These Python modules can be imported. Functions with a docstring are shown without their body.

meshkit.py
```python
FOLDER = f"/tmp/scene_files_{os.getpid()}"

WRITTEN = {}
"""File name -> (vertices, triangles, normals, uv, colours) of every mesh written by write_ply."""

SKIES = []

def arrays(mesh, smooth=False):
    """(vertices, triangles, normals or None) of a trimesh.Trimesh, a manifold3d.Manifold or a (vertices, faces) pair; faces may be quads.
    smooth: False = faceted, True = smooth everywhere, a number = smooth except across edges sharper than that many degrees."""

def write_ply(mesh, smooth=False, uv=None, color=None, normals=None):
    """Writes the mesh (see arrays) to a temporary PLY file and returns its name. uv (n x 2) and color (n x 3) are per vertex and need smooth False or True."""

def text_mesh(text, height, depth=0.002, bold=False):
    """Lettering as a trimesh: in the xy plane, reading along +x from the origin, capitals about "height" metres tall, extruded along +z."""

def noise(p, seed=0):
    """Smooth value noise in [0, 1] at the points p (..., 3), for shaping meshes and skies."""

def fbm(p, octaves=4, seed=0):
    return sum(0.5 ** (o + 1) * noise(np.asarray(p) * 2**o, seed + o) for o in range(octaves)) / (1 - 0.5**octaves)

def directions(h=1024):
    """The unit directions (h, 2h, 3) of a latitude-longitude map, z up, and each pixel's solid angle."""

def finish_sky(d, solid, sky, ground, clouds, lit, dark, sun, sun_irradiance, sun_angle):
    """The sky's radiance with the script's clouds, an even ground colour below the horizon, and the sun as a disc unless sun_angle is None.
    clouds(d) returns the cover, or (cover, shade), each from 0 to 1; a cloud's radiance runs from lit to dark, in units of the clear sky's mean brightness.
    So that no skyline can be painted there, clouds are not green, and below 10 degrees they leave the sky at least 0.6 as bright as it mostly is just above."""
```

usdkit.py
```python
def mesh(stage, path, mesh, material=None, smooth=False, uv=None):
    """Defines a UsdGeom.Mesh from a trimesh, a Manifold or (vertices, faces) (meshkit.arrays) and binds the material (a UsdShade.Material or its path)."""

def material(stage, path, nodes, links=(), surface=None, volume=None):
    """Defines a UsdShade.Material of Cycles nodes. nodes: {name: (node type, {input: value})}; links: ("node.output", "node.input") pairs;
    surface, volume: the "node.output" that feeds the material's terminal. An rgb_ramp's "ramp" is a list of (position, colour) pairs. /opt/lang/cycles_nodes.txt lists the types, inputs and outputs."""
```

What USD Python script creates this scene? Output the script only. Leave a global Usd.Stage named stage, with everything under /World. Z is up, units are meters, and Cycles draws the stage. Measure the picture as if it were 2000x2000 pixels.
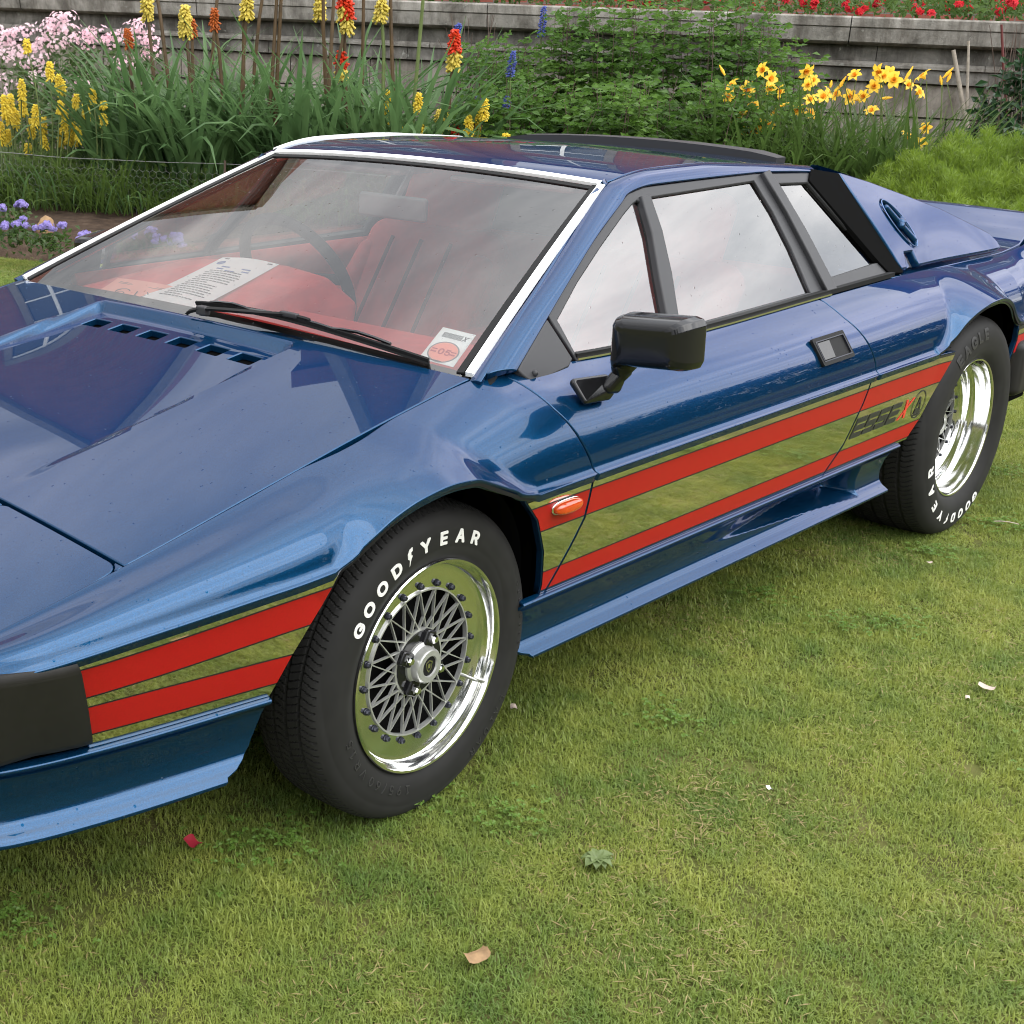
import math
import numpy as np
import trimesh, shapely, manifold3d
from shapely.geometry import Polygon, LineString, Point, box
from shapely import affinity
from shapely.ops import unary_union
from scipy.interpolate import PchipInterpolator
import usdkit, meshkit
from pxr import Usd, UsdGeom, UsdLux, UsdShade, Gf, Sdf, Vt

stage = Usd.Stage.CreateInMemory()
UsdGeom.SetStageUpAxis(stage, 'Z')
UsdGeom.SetStageMetersPerUnit(stage, 1.0)
UsdGeom.Xform.Define(stage, '/World')
UsdGeom.Scope.Define(stage, '/World/Looks')
L = '/World/Looks/'

# ------------------------------------------------------------------ camera, sky, sun, exposure
# x runs from the car's front axle towards its tail, y away from the camera across the car, z up
CAM_POS = (-1.9450551, -2.3661838, 1.4135141)
CAM_ROWS = ((0.71493658, -0.69901561, 0.01558414), (0.21216037, 0.23812276, 0.94777926), (0.66622344, 0.67429572, -0.31854608))
cam = UsdGeom.Camera.Define(stage, '/World/camera')
_r, _u, _f = (np.array(v) for v in CAM_ROWS)
cam.AddTransformOp().Set(Gf.Matrix4d(*[float(x) for x in (*_r, 0, *_u, 0, *(-_f), 0, *CAM_POS, 1)]))
cam.CreateHorizontalApertureAttr(36.0)
cam.CreateVerticalApertureAttr(36.0)
cam.CreateFocalLengthAttr(2827.13 / 2000 * 36)
cam.CreateHorizontalApertureOffsetAttr(9.0)      # the picture is the right-hand part of a wider frame
cam.CreateClippingRangeAttr(Gf.Vec2f(0.05, 2000.0))
cam.CreateExposureAttr(0.22)

SUN_EL, SUN_AZ = math.radians(50), math.radians(165)      # azimuth = atan2(x, y) of the direction towards the sun
sun = UsdLux.DistantLight.Define(stage, '/World/sun')
sun.CreateNormalizeAttr(True)
sun.CreateIntensityAttr(0.3)
sun.CreateAngleAttr(50.0)
sun.CreateColorAttr(Gf.Vec3f(1.0, 0.95, 0.88))
_to = np.array([math.sin(SUN_AZ) * math.cos(SUN_EL), math.cos(SUN_AZ) * math.cos(SUN_EL), math.sin(SUN_EL)])
_x = np.cross([0, 0, 1.0], _to); _x /= np.linalg.norm(_x); _y = np.cross(_to, _x)
sun.AddTransformOp().Set(Gf.Matrix4d(*[float(v) for v in (*_x, 0, *_y, 0, *_to, 0, 0, 0, 30, 1)]))

usdkit.material(stage, L + 'sky_light', {
    'sky': ('sky_texture', {'sky_type': 'single_scattering', 'sun_disc': False, 'sun_elevation': SUN_EL, 'sun_rotation': SUN_AZ, 'altitude': 60.0, 'air_density': 1.0, 'aerosol_density': 1.0, 'ozone_density': 1.0}),
    'geo': ('texture_coordinate', {}),
    'sep': ('separate_xyz', {}),
    'den': ('math', {'math_type': 'add', 'value2': 0.16}),
    'px': ('math', {'math_type': 'divide'}), 'py': ('math', {'math_type': 'divide'}),
    'flat': ('combine_xyz', {'z': 3.7}),
    'map': ('mapping', {'scale': (1.3, 3.2, 1.0), 'rotation': (0, 0, 0.75)}),
    'n1': ('noise_texture', {'scale': 1.0, 'detail': 8.0, 'roughness': 0.56, 'distortion': 0.5}),
    'n2': ('noise_texture', {'scale': 0.9, 'detail': 3.0, 'roughness': 0.5}),
    'map2': ('mapping', {'location': (7.3, 2.1, 0.0)}),
    'cov': ('rgb_ramp', {'ramp': [(0.30, (0.62,) * 3), (0.42, (1.0,) * 3)]}),
    'tone': ('rgb_ramp', {'ramp': [(0.28, (9.6, 10.1, 11.0)), (0.42, (12.2, 12.6, 13.3)), (0.50, (15.3, 15.6, 16.1)), (0.58, (19.0, 19.0, 19.2)), (0.70, (24.0, 23.8, 23.6))]}),
    'mix': ('mix', {'mix_type': 'mix'}),
    # thin overcast is brighter round the veiled sun
    'dot': ('vector_math', {'math_type': 'dot_product', 'vector2': (math.sin(SUN_AZ) * math.cos(SUN_EL), math.cos(SUN_AZ) * math.cos(SUN_EL), math.sin(SUN_EL))}), 'half': ('math', {'math_type': 'multiply_add', 'value2': 0.5, 'value3': 0.5, 'use_clamp': True}), 'pw': ('math', {'math_type': 'power', 'value2': 2.4}), 'veil': ('math', {'math_type': 'multiply_add', 'value2': 1.38, 'value3': 0.24}), 'glow': ('mix', {'mix_type': 'multiply', 'fac': 1.0}),
    'bg': ('background_shader', {'strength': 0.13}),
}, [('geo.generated', 'sep.vector'), ('sep.z', 'den.value1'), ('sep.x', 'px.value1'), ('den.value', 'px.value2'), ('sep.y', 'py.value1'), ('den.value', 'py.value2'),
    ('px.value', 'flat.x'), ('py.value', 'flat.y'), ('flat.vector', 'map.vector'), ('map.vector', 'n1.vector'), ('flat.vector', 'map2.vector'), ('map2.vector', 'n2.vector'),
    ('n1.fac', 'tone.fac'), ('n2.fac', 'cov.fac'), ('sky.color', 'mix.color1'), ('geo.generated', 'dot.vector1'), ('dot.value', 'half.value1'), ('half.value', 'pw.value1'), ('pw.value', 'veil.value1'), ('tone.color', 'glow.color1'), ('veil.value', 'glow.color2'), ('glow.color', 'mix.color2'), ('cov.color', 'mix.fac'), ('mix.color', 'bg.color')], surface='bg.background')
dome = UsdLux.DomeLight.Define(stage, '/World/sky')
UsdShade.MaterialBindingAPI.Apply(dome.GetPrim()).Bind(UsdShade.Material.Get(stage, L + 'sky_light'))
dome.GetPrim().SetCustomDataByKey('label', 'bright overcast sky with soft grey and white cloud')
dome.GetPrim().SetCustomDataByKey('kind', 'structure')

# ------------------------------------------------------------------ helpers
USED = {}
def numbered(path):
    k = USED.get(path, 0)
    USED[path] = k + 1
    return path if k == 0 else f'{path}_{k:03d}'

def tag(prim, label=None, cat=None, group=None, kind=None):
    for k, v in (('label', label), ('category', cat), ('group', group), ('kind', kind)):
        if v:
            prim.SetCustomDataByKey(k, v)

def thing(name, label, cat, loc=None, rotz=0.0, group=None):
    x = UsdGeom.Xform.Define(stage, numbered('/World/' + name))
    if loc is not None:
        x.AddTranslateOp().Set(Gf.Vec3d(*map(float, loc)))
        if rotz:
            x.AddRotateZOp().Set(float(rotz))
    tag(x.GetPrim(), label, cat, group)
    return str(x.GetPath())

def put(parent, name, mesh, mat, smooth=30, label=None, kind=None):
    """One Mesh prim under parent from a trimesh, (V, F) or (V, F, N)."""
    path = numbered(f'{parent}/{name}')
    if isinstance(mesh, tuple) and len(mesh) == 3:
        V, F, N = mesh; keep = np.unique(F); F = np.searchsorted(keep, F); V, N = np.asarray(V)[keep], np.asarray(N)[keep]
        m = usdkit.mesh(stage, path, (V, F), L + mat, smooth=False)
        m.CreateNormalsAttr(Vt.Vec3fArray.FromNumpy(np.asarray(N, np.float32)))
        m.SetNormalsInterpolation('vertex')
    else:
        m = usdkit.mesh(stage, path, mesh, L + mat, smooth=smooth)
    tag(m.GetPrim(), label, None, None, kind)
    return path

def top(name, mesh, mat, label, cat=None, group=None, kind=None, smooth=30):
    p = put('/World', name, mesh, mat, smooth)
    tag(stage.GetPrimAtPath(p), label, cat, group, kind)
    return p

def unit(a):
    a = np.asarray(a, float)
    return a / np.maximum(np.linalg.norm(a, axis=-1, keepdims=True), 1e-12)

def join(*ms):
    ms = [m for m in ms if m is not None]
    return trimesh.util.concatenate([m if isinstance(m, trimesh.Trimesh) else trimesh.Trimesh(m[0], m[1], process=False) for m in ms])

def bx(lo, hi):
    lo, hi = np.array(lo, float), np.array(hi, float)
    m = trimesh.creation.box(np.abs(hi - lo)); m.apply_translation((lo + hi) / 2); return m

def rbox(size, r, c=(0, 0, 0), seg=12):
    """Box with rounded edges: hull of eight spheres."""
    hx, hy, hz = (max(s / 2 - r, 1e-4) for s in size)
    s = manifold3d.Manifold.sphere(r, seg)
    m = manifold3d.Manifold.batch_hull([s.translate((a * hx, b * hy, d * hz)) for a in (-1, 1) for b in (-1, 1) for d in (-1, 1)])
    mm = m.to_mesh()
    t = trimesh.Trimesh(mm.vert_properties[:, :3], mm.tri_verts, process=False); t.apply_translation(c); return t

def hull_spheres(pts, rad, seg=16):
    s = [manifold3d.Manifold.sphere(r, seg).translate(tuple(map(float, p))) for p, r in zip(pts, np.broadcast_to(rad, len(pts)))]
    mm = manifold3d.Manifold.batch_hull(s).to_mesh()
    return trimesh.Trimesh(mm.vert_properties[:, :3], mm.tri_verts, process=False)

def tube(pts, rad, sides=6, cap=True):
    p = np.asarray(pts, float); n = len(p)
    t = unit(np.gradient(p, axis=0))
    ref = np.array([0, 0, 1.0]) if abs(t[0][2]) < 0.9 else np.array([1.0, 0, 0])
    a = np.zeros_like(p); a[0] = unit(np.cross(t[0], ref))
    for i in range(1, n):
        a[i] = unit(a[i - 1] - t[i] * np.dot(a[i - 1], t[i]))
    b = np.cross(t, a); g = np.arange(sides) * 2 * np.pi / sides
    r = np.broadcast_to(rad, n)[:, None, None]
    v = (p[:, None] + r * (np.cos(g)[None, :, None] * a[:, None] + np.sin(g)[None, :, None] * b[:, None])).reshape(-1, 3)
    i, j = np.meshgrid(np.arange(n - 1), np.arange(sides), indexing='ij')
    q = np.stack([i * sides + j, i * sides + (j + 1) % sides, (i + 1) * sides + (j + 1) % sides, (i + 1) * sides + j], -1).reshape(-1, 4)
    f = np.vstack([q[:, [0, 1, 2]], q[:, [0, 2, 3]]])
    if cap:
        v = np.vstack([v, p[0], p[-1]]); k = len(v) - 2
        f = np.vstack([f, [[k, (j + 1) % sides, j] for j in range(sides)], [[k + 1, (n - 1) * sides + j, (n - 1) * sides + (j + 1) % sides] for j in range(sides)]])
    return trimesh.Trimesh(v, f, process=False)

def bar(pts, w, h, up=(0, 0, 1)):
    """Rectangular bar swept along a polyline; w across, h along up."""
    p = np.asarray(pts, float); n = len(p); t = unit(np.gradient(p, axis=0)); up = np.broadcast_to(np.asarray(up, float), p.shape)
    s = unit(np.cross(t, up)); u = np.cross(s, t)
    c = [(-1, -1), (1, -1), (1, 1), (-1, 1)]
    W, H = np.broadcast_to(w, n)[:, None], np.broadcast_to(h, n)[:, None]
    v = np.stack([p + s * W / 2 * a + u * H / 2 * b for a, b in c], 1).reshape(-1, 3)
    f = []
    for i in range(n - 1):
        for j in range(4):
            a, b, d, e = i * 4 + j, i * 4 + (j + 1) % 4, (i + 1) * 4 + (j + 1) % 4, (i + 1) * 4 + j
            f += [[a, b, d], [a, d, e]]
    f += [[0, 2, 1], [0, 3, 2]]; k = (n - 1) * 4; f += [[k, k + 1, k + 2], [k, k + 2, k + 3]]
    return trimesh.Trimesh(v, f, process=False)

def lathe(prof, n=64, axis='y', closed=False):
    """Revolve (r, h) points; h runs along the axis."""
    prof = np.asarray(prof, float); m = len(prof); a = np.arange(n) * 2 * np.pi / n
    r, h = prof[:, 0][:, None], prof[:, 1][:, None]
    X, Z, H = r * np.cos(a), r * np.sin(a), h + 0 * a
    v = np.stack([X, H, Z] if axis == 'y' else [X, Z, H], -1).reshape(-1, 3)
    i, j = np.meshgrid(np.arange(m - (0 if closed else 1)), np.arange(n), indexing='ij'); i2 = (i + 1) % m
    q = np.stack([i * n + j, i * n + (j + 1) % n, i2 * n + (j + 1) % n, i2 * n + j], -1).reshape(-1, 4)
    return trimesh.Trimesh(v, np.vstack([q[:, [0, 1, 2]], q[:, [0, 2, 3]]]), process=False)

def prism(poly, d, z0=0.0):
    """Extrude a shapely polygon along z."""
    gs = [g for g in getattr(poly, 'geoms', [poly]) if g.geom_type == 'Polygon' and g.area > 1e-10]
    m = join(*[trimesh.creation.extrude_polygon(g, d, engine='earcut') for g in gs]); m.apply_translation((0, 0, z0)); return m

def grid_poly(poly, du, dv):
    """Cut a polygon in (u, v) into small cells: (vertices, triangles)."""
    u0, v0, u1, v1 = poly.bounds
    nu, nv = max(1, math.ceil((u1 - u0) / du)), max(1, math.ceil((v1 - v0) / dv))
    us, vs = np.linspace(u0 - 1e-6, u1 + 1e-6, nu + 1), np.linspace(v0 - 1e-6, v1 + 1e-6, nv + 1)
    A, B = np.meshgrid(us, vs, indexing='ij')
    cells = shapely.box(A[:-1, :-1], B[:-1, :-1], A[1:, 1:], B[1:, 1:]).ravel()
    shapely.prepare(poly)
    inside = shapely.contains_properly(poly, cells); hit = shapely.intersects(poly, cells) & ~inside
    verts, faces, index = [], [], {}
    def vid(p):
        k = (round(p[0] * 2e6), round(p[1] * 2e6))
        if k not in index:
            index[k] = len(verts); verts.append((p[0], p[1]))
        return index[k]
    for c in np.nonzero(inside)[0]:
        i, j = divmod(c, nv)
        a, b, d, e = vid((us[i], vs[j])), vid((us[i + 1], vs[j])), vid((us[i + 1], vs[j + 1])), vid((us[i], vs[j + 1]))
        faces += [(a, b, d), (a, d, e)]
    for g in shapely.intersection(poly, cells[hit]):
        for q in getattr(g, 'geoms', [g]):
            if q.geom_type != 'Polygon' or q.area < 1e-10:
                continue
            q = shapely.geometry.polygon.orient(q)
            pts = list(q.exterior.coords)[:-1]; ids = [vid(p) for p in pts]
            ids2 = [x for k, x in enumerate(ids) if x != ids[k - 1]]
            if len(ids2) < 3:
                continue
            if len(q.interiors) == 0 and q.convex_hull.area - q.area < 1e-12:
                faces += [(ids2[0], ids2[k], ids2[k + 1]) for k in range(1, len(ids2) - 1)]
            else:
                tv, tf = trimesh.creation.triangulate_polygon(q, engine='earcut')
                faces += [tuple(vid(tv[x]) for x in t) for t in tf]
    F = np.array([f for f in faces if len(set(f)) == 3], int); V = np.array(verts, float)
    a = V[F]; ar = (a[:, 1, 0] - a[:, 0, 0]) * (a[:, 2, 1] - a[:, 0, 1]) - (a[:, 1, 1] - a[:, 0, 1]) * (a[:, 2, 0] - a[:, 0, 0])
    F = F[np.abs(ar) > 1e-13]; ar = ar[np.abs(ar) > 1e-13]; F[ar < 0] = F[ar < 0][:, ::-1]
    return V, F

def panel(S, poly, du=0.02, dv=0.02, rim=0.004, depth=0.012, out=None, off=0.0):
    """A sheet over a polygon of the surface S(u, v), with a rounded edge turned in all round. out(points) gives a rough outward direction."""
    P2, F = grid_poly(poly, du, dv)
    u, v = P2[:, 0], P2[:, 1]; e = 4e-4
    P = S(u, v)
    N = unit(np.cross(S(u + e, v) - S(u - e, v), S(u, v + e) - S(u, v - e)))
    want = out(P) if out is not None else np.array([[0, 0, 1.0]])
    if np.sum(N * want) < 0:
        N = -N; F = F[:, ::-1]
    P = P + N * off
    if rim <= 0:
        return P, F, N
    ed = np.vstack([F[:, [0, 1]], F[:, [1, 2]], F[:, [2, 0]]]); key = np.sort(ed, 1)
    _, inv, cnt = np.unique(key, axis=0, return_inverse=True, return_counts=True)
    be = ed[cnt[inv.ravel()] == 1]
    B = np.zeros_like(P); t = unit(P[be[:, 1]] - P[be[:, 0]])
    for k in (0, 1):
        np.add.at(B, be[:, k], unit(np.cross(t, N[be[:, k]])))
    B = unit(B); ids = np.unique(be); loc = -np.ones(len(P), int); loc[ids] = np.arange(len(ids))
    rowsP, rowsN = [], []
    for th in (30, 60, 90):
        s, c = math.sin(math.radians(th)), math.cos(math.radians(th))
        rowsP.append(P[ids] + rim * (s * B[ids] - (1 - c) * N[ids])); rowsN.append(unit(c * N[ids] + s * B[ids]))
    rowsP.append(P[ids] + rim * B[ids] - (rim + depth) * N[ids]); rowsN.append(B[ids])
    n0, m = len(P), len(ids); VV = np.vstack([P, *rowsP]); NN = np.vstack([N, *rowsN]); FF = [F]
    prev = lambda k, x: x if k == 0 else n0 + (k - 1) * m + loc[x]
    for k in range(4):
        a, b = prev(k, be[:, 0]), prev(k, be[:, 1]); c, d = n0 + k * m + loc[be[:, 0]], n0 + k * m + loc[be[:, 1]]
        FF += [np.stack([b, a, c], 1), np.stack([b, c, d], 1)]
    return VV, np.vstack(FF), NN

def mirrored(m):
    """The same mesh on the other side of the car (y -> -y)."""
    if isinstance(m, tuple) and len(m) == 3:
        V, F, N = m; return V * [1, -1, 1], F[:, ::-1], N * [1, -1, 1]
    v, f = (m.vertices, m.faces) if isinstance(m, trimesh.Trimesh) else m
    return trimesh.Trimesh(np.asarray(v) * [1, -1, 1], np.asarray(f)[:, ::-1], process=False)

def letter(txt, h, depth=0.0006, bold=True):
    return meshkit.text_mesh(txt, h, depth, bold)

# ------------------------------------------------------------------ materials
def simple(name, col, rough=0.5, metal=0.0, coat=0.0, coat_rough=0.03, spec=0.5, vary=0.0, scale=40.0, bump=0.0, bscale=200.0, bdist=0.002, **kw):
    nodes = {'p': ('principled_bsdf', {'base_color': col, 'roughness': rough, 'metallic': metal, 'coat_weight': coat, 'coat_roughness': coat_rough, 'specular_ior_level': spec, **kw})}
    links = []
    if vary or bump:
        nodes['g'] = ('texture_coordinate', {})
    if vary:
        nodes['n'] = ('noise_texture', {'scale': scale, 'detail': 5.0, 'roughness': 0.6})
        nodes['r'] = ('rgb_ramp', {'ramp': [(0.25, tuple(c * (1 - vary) for c in col)), (0.75, tuple(min(1, c * (1 + vary)) for c in col))]})
        links += [('g.object', 'n.vector'), ('n.fac', 'r.fac'), ('r.color', 'p.base_color')]
    if bump:
        nodes['bn'] = ('noise_texture', {'scale': bscale, 'detail': 4.0})
        nodes['b'] = ('bump', {'strength': bump, 'distance': bdist})
        links += [('g.object', 'bn.vector'), ('bn.fac', 'b.height'), ('b.normal', 'p.normal')]
    usdkit.material(stage, L + name, nodes, links, surface='p.BSDF')

def droplet_nodes(scale=46.0, dist=0.0022):
    """Small dried rain spots standing on a smooth surface, as a bump."""
    nodes = {'tc': ('texture_coordinate', {}), 'vo': ('voronoi_texture', {'scale': scale, 'randomness': 1.0}), 'vo2': ('voronoi_texture', {'scale': scale * 1.9, 'randomness': 1.0}),
             'sep': ('separate_color', {}), 'pick': ('map_range', {'from_min': 0.12, 'from_max': 1.0, 'to_min': 0.02, 'to_max': 0.125, 'clamp': True}),
             'sub': ('math', {'math_type': 'subtract'}), 'cl': ('math', {'math_type': 'multiply', 'value2': 9.0, 'use_clamp': True}),
             'sep2': ('separate_color', {}), 'pick2': ('map_range', {'from_min': 0.5, 'from_max': 1.0, 'to_min': 0.0, 'to_max': 0.12, 'clamp': True}), 'sub2': ('math', {'math_type': 'subtract'}), 'cl2': ('math', {'math_type': 'multiply', 'value2': 9.0, 'use_clamp': True}),
             'mx': ('math', {'math_type': 'maximum'}), 'bu': ('bump', {'strength': 1.0, 'distance': dist})}
    links = [('tc.object', 'vo.vector'), ('tc.object', 'vo2.vector'), ('vo.color', 'sep.color'), ('sep.r', 'pick.value'), ('pick.result', 'sub.value1'), ('vo.distance', 'sub.value2'), ('sub.value', 'cl.value1'),
             ('vo2.color', 'sep2.color'), ('sep2.r', 'pick2.value'), ('pick2.result', 'sub2.value1'), ('vo2.distance', 'sub2.value2'), ('sub2.value', 'cl2.value1'),
             ('cl.value', 'mx.value1'), ('cl2.value', 'mx.value2'), ('mx.value', 'bu.height')]
    return nodes, links

def paint(name, base, drops=True):
    nodes, links = droplet_nodes() if drops else ({}, [])
    nodes = dict(nodes)
    nodes['p'] = ('principled_bsdf', {'base_color': base, 'roughness': 0.27, 'metallic': 0.8, 'specular_ior_level': 0.2, 'specular_tint': (0.08, 0.32, 0.60), 'coat_weight': 1.0, 'coat_roughness': 0.012, 'coat_ior': 1.40})
    nodes['fl'] = ('voronoi_texture', {'scale': 900.0}); nodes['fr'] = ('rgb_ramp', {'ramp': [(0.0, tuple(c * 0.75 for c in base)), (1.0, tuple(c * 1.25 for c in base))]})
    nodes['ft'] = ('texture_coordinate', {}); nodes['fs'] = ('separate_color', {})
    links = list(links) + [('ft.object', 'fl.vector'), ('fl.color', 'fs.color'), ('fs.r', 'fr.fac'), ('fr.color', 'p.base_color')]
    if drops:
        links.append(('bu.normal', 'p.coat_normal'))
    usdkit.material(stage, L + name, nodes, links, surface='p.BSDF')

paint('blue_paint', (0.0024, 0.0330, 0.085))
simple('outlet_blue', (0.004, 0.024, 0.075), 0.15, coat=1.0)
simple('ring_blue', (0.10, 0.16, 0.30), 0.2, metal=0.8)
simple('paint_dark', (0.006, 0.010, 0.04), 0.4)
simple('red_film', (0.30, 0.005, 0.006), 0.4, spec=0.3, coat=0.18, coat_rough=0.05, vary=0.12, scale=300)
simple('mirror_film', (0.90, 0.83, 0.76), 0.05, metal=1.0, bump=0.02, bscale=25, bdist=0.004)
simple('black_line', (0.012, 0.012, 0.012), 0.4)
simple('black_plastic', (0.009, 0.008, 0.007), 0.55, spec=0.35, bump=0.15, bscale=900, bdist=0.0006, vary=0.15)
simple('frame_black', (0.024, 0.024, 0.026), 0.42, metal=0.1, spec=0.36, bump=0.05, bscale=700, bdist=0.0005)
simple('seal_black', (0.007, 0.007, 0.007), 0.55, spec=0.18)
simple('gloss_black', (0.004, 0.004, 0.0045), 0.10)
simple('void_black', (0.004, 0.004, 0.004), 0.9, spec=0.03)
simple('trim_bright', (0.88, 0.88, 0.87), 0.35, metal=0.25)
simple('chrome', (0.80, 0.80, 0.78), 0.07, metal=1.0)
simple('rubber', (0.011, 0.0105, 0.010), 0.66, spec=0.3, vary=0.25, scale=25, bump=0.12, bscale=500, bdist=0.0006)
simple('rubber_worn', (0.017, 0.0165, 0.016), 0.5, vary=0.2, scale=60)
simple('letter_white', (0.74, 0.73, 0.70), 0.6, vary=0.08, scale=80)
simple('polished_alloy', (0.84, 0.84, 0.82), 0.10, metal=1.0, bump=0.03, bscale=60, bdist=0.002)
simple('spoke_silver', (0.46, 0.46, 0.44), 0.30, metal=0.75)
simple('wheel_black', (0.010, 0.010, 0.011), 0.45)
simple('bolt_dark', (0.045, 0.047, 0.06), 0.3, metal=0.8)
simple('leather_red', (0.62, 0.050, 0.042), 0.55, vary=0.18, scale=14, bump=0.12, bscale=120, bdist=0.002)
simple('leather_seam', (0.13, 0.012, 0.012), 0.7)
simple('carpet_dark', (0.030, 0.012, 0.012), 0.95)
simple('headlining', (0.30, 0.28, 0.26), 0.9)
simple('grey_trim', (0.16, 0.17, 0.17), 0.6)
simple('paper_white', (0.80, 0.80, 0.79), 0.8)
simple('paper_pink', (0.80, 0.30, 0.22), 0.8)
simple('ink_black', (0.03, 0.03, 0.035), 0.8)
simple('ink_blue', (0.06, 0.12, 0.34), 0.8)
simple('ink_red', (0.45, 0.06, 0.07), 0.8)
simple('ink_orange', (0.62, 0.05, 0.02), 0.6)
simple('amber_lens', (0.50, 0.055, 0.006), 0.08, coat=1.0, transmission_weight=0.35)
simple('bulb', (0.9, 0.85, 0.75), 0.15)

def glass(name, tint, ior=1.72):
    nodes, links = droplet_nodes(40.0, 0.0008)
    nodes = dict(nodes)
    nodes.update({'t': ('transparent_bsdf', {'color': tint}), 'gl': ('glossy_bsdf', {'color': (1, 1, 1), 'roughness': 0.0}), 'f': ('fresnel', {'IOR': ior}), 'm': ('mix_closure', {})})
    usdkit.material(stage, L + name, nodes, list(links) + [('bu.normal', 'gl.normal'), ('t.BSDF', 'm.closure1'), ('gl.BSDF', 'm.closure2'), ('f.fac', 'm.fac')], surface='m.closure')
glass('windscreen_glass', (0.92, 0.94, 0.92), 2.0)
glass('side_glass', (0.52, 0.55, 0.54), 2.7)

# ------------------------------------------------------------------ the car
CAR = thing('sports_car', 'dark blue wedge-shaped sports car with red and gold side stripes parked on the lawn', 'car')
P = PchipInterpolator
def curve(*pts):
    a = np.array(pts, float); return P(a[:, 0], a[:, 1], extrapolate=True)

# the longitudinal lines of the body: hood edge and belt line (top), moulded lip above the stripes (bottom)
yU = curve((-1.06, .64), (-1.0, .70), (-.9, .735), (-.62, .738), (-.3, .729), (0, .722), (.14, .7225), (.253, .727), (.40, .745), (.56, .764), (.78, .776), (1.0, .775), (1.65, .770), (2.12, .767), (2.24, .766), (2.6, .767), (2.81, .772), (2.98, .775), (3.2, .74), (3.32, .70))
zU = curve((-1.06, .535), (-1.0, .553), (-.82, .5846), (-.62, .6215), (-.3, .6807), (0, .7362), (.10, .7547), (.20, .7732), (.27, .7830), (.36, .7855), (.47, .7825), (.7, .779), (1.0, .779), (1.65, .787), (2.12, .792), (2.5, .786), (2.81, .784), (3.0, .795), (3.2, .83), (3.32, .845))
yC = curve((-1.06, .66), (-1.0, .735), (-.93, .80), (-.82, .844), (-.673, .869), (-.492, .899), (-.321, .921), (-.2, .929), (-.05, .932), (.1, .927), (.2, .922), (.36, .92), (1.6, .92), (2.1, .922), (2.2, .93), (2.4, .937), (2.6, .929), (2.72, .92), (3.0, .90), (3.32, .83))
zC = curve((-1.06, .515), (-1.0, .53), (-.82, .552), (-.673, .563), (-.492, .577), (-.40, .583), (-.345, .588), (-.30, .600), (-.257, .622), (-.194, .653), (-.127, .671), (-.057, .678), (.018, .671), (.068, .652), (.13, .626), (.18, .608), (.23, .601), (.36, .60), (1.6, .60), (2.03, .603), (2.09, .608), (2.152, .630), (2.202, .664), (2.283, .695), (2.374, .711), (2.43, .713), (2.477, .707), (2.551, .682), (2.611, .640), (2.66, .617), (2.72, .610), (3.32, .615))
wF = curve((-1.06, .012), (-.6, .015), (-.2, .018), (1.7, .018), (2.7, .018), (3.32, .015))
aT = curve((-1.06, 10), (-.6, 12), (0, 9), (.25, 15), (.5, 25), (.8, 30), (1.65, 30), (2.1, 26), (2.8, 18), (3.32, 15))
aB = curve((-1.06, 60), (-.6, 70), (-.3, 75), (.0, 79), (.3, 81), (1.7, 82), (3.32, 81))
VS = 0.25
zB = curve((-1.06, .515), (-1.0, .53), (-.82, .552), (-.673, .563), (-.492, .577), (-.40, .583), (-.33, .589), (-.2, .594), (0, .598), (.25, .600), (3.32, .603))   # the crease as it would run without the arches
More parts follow.
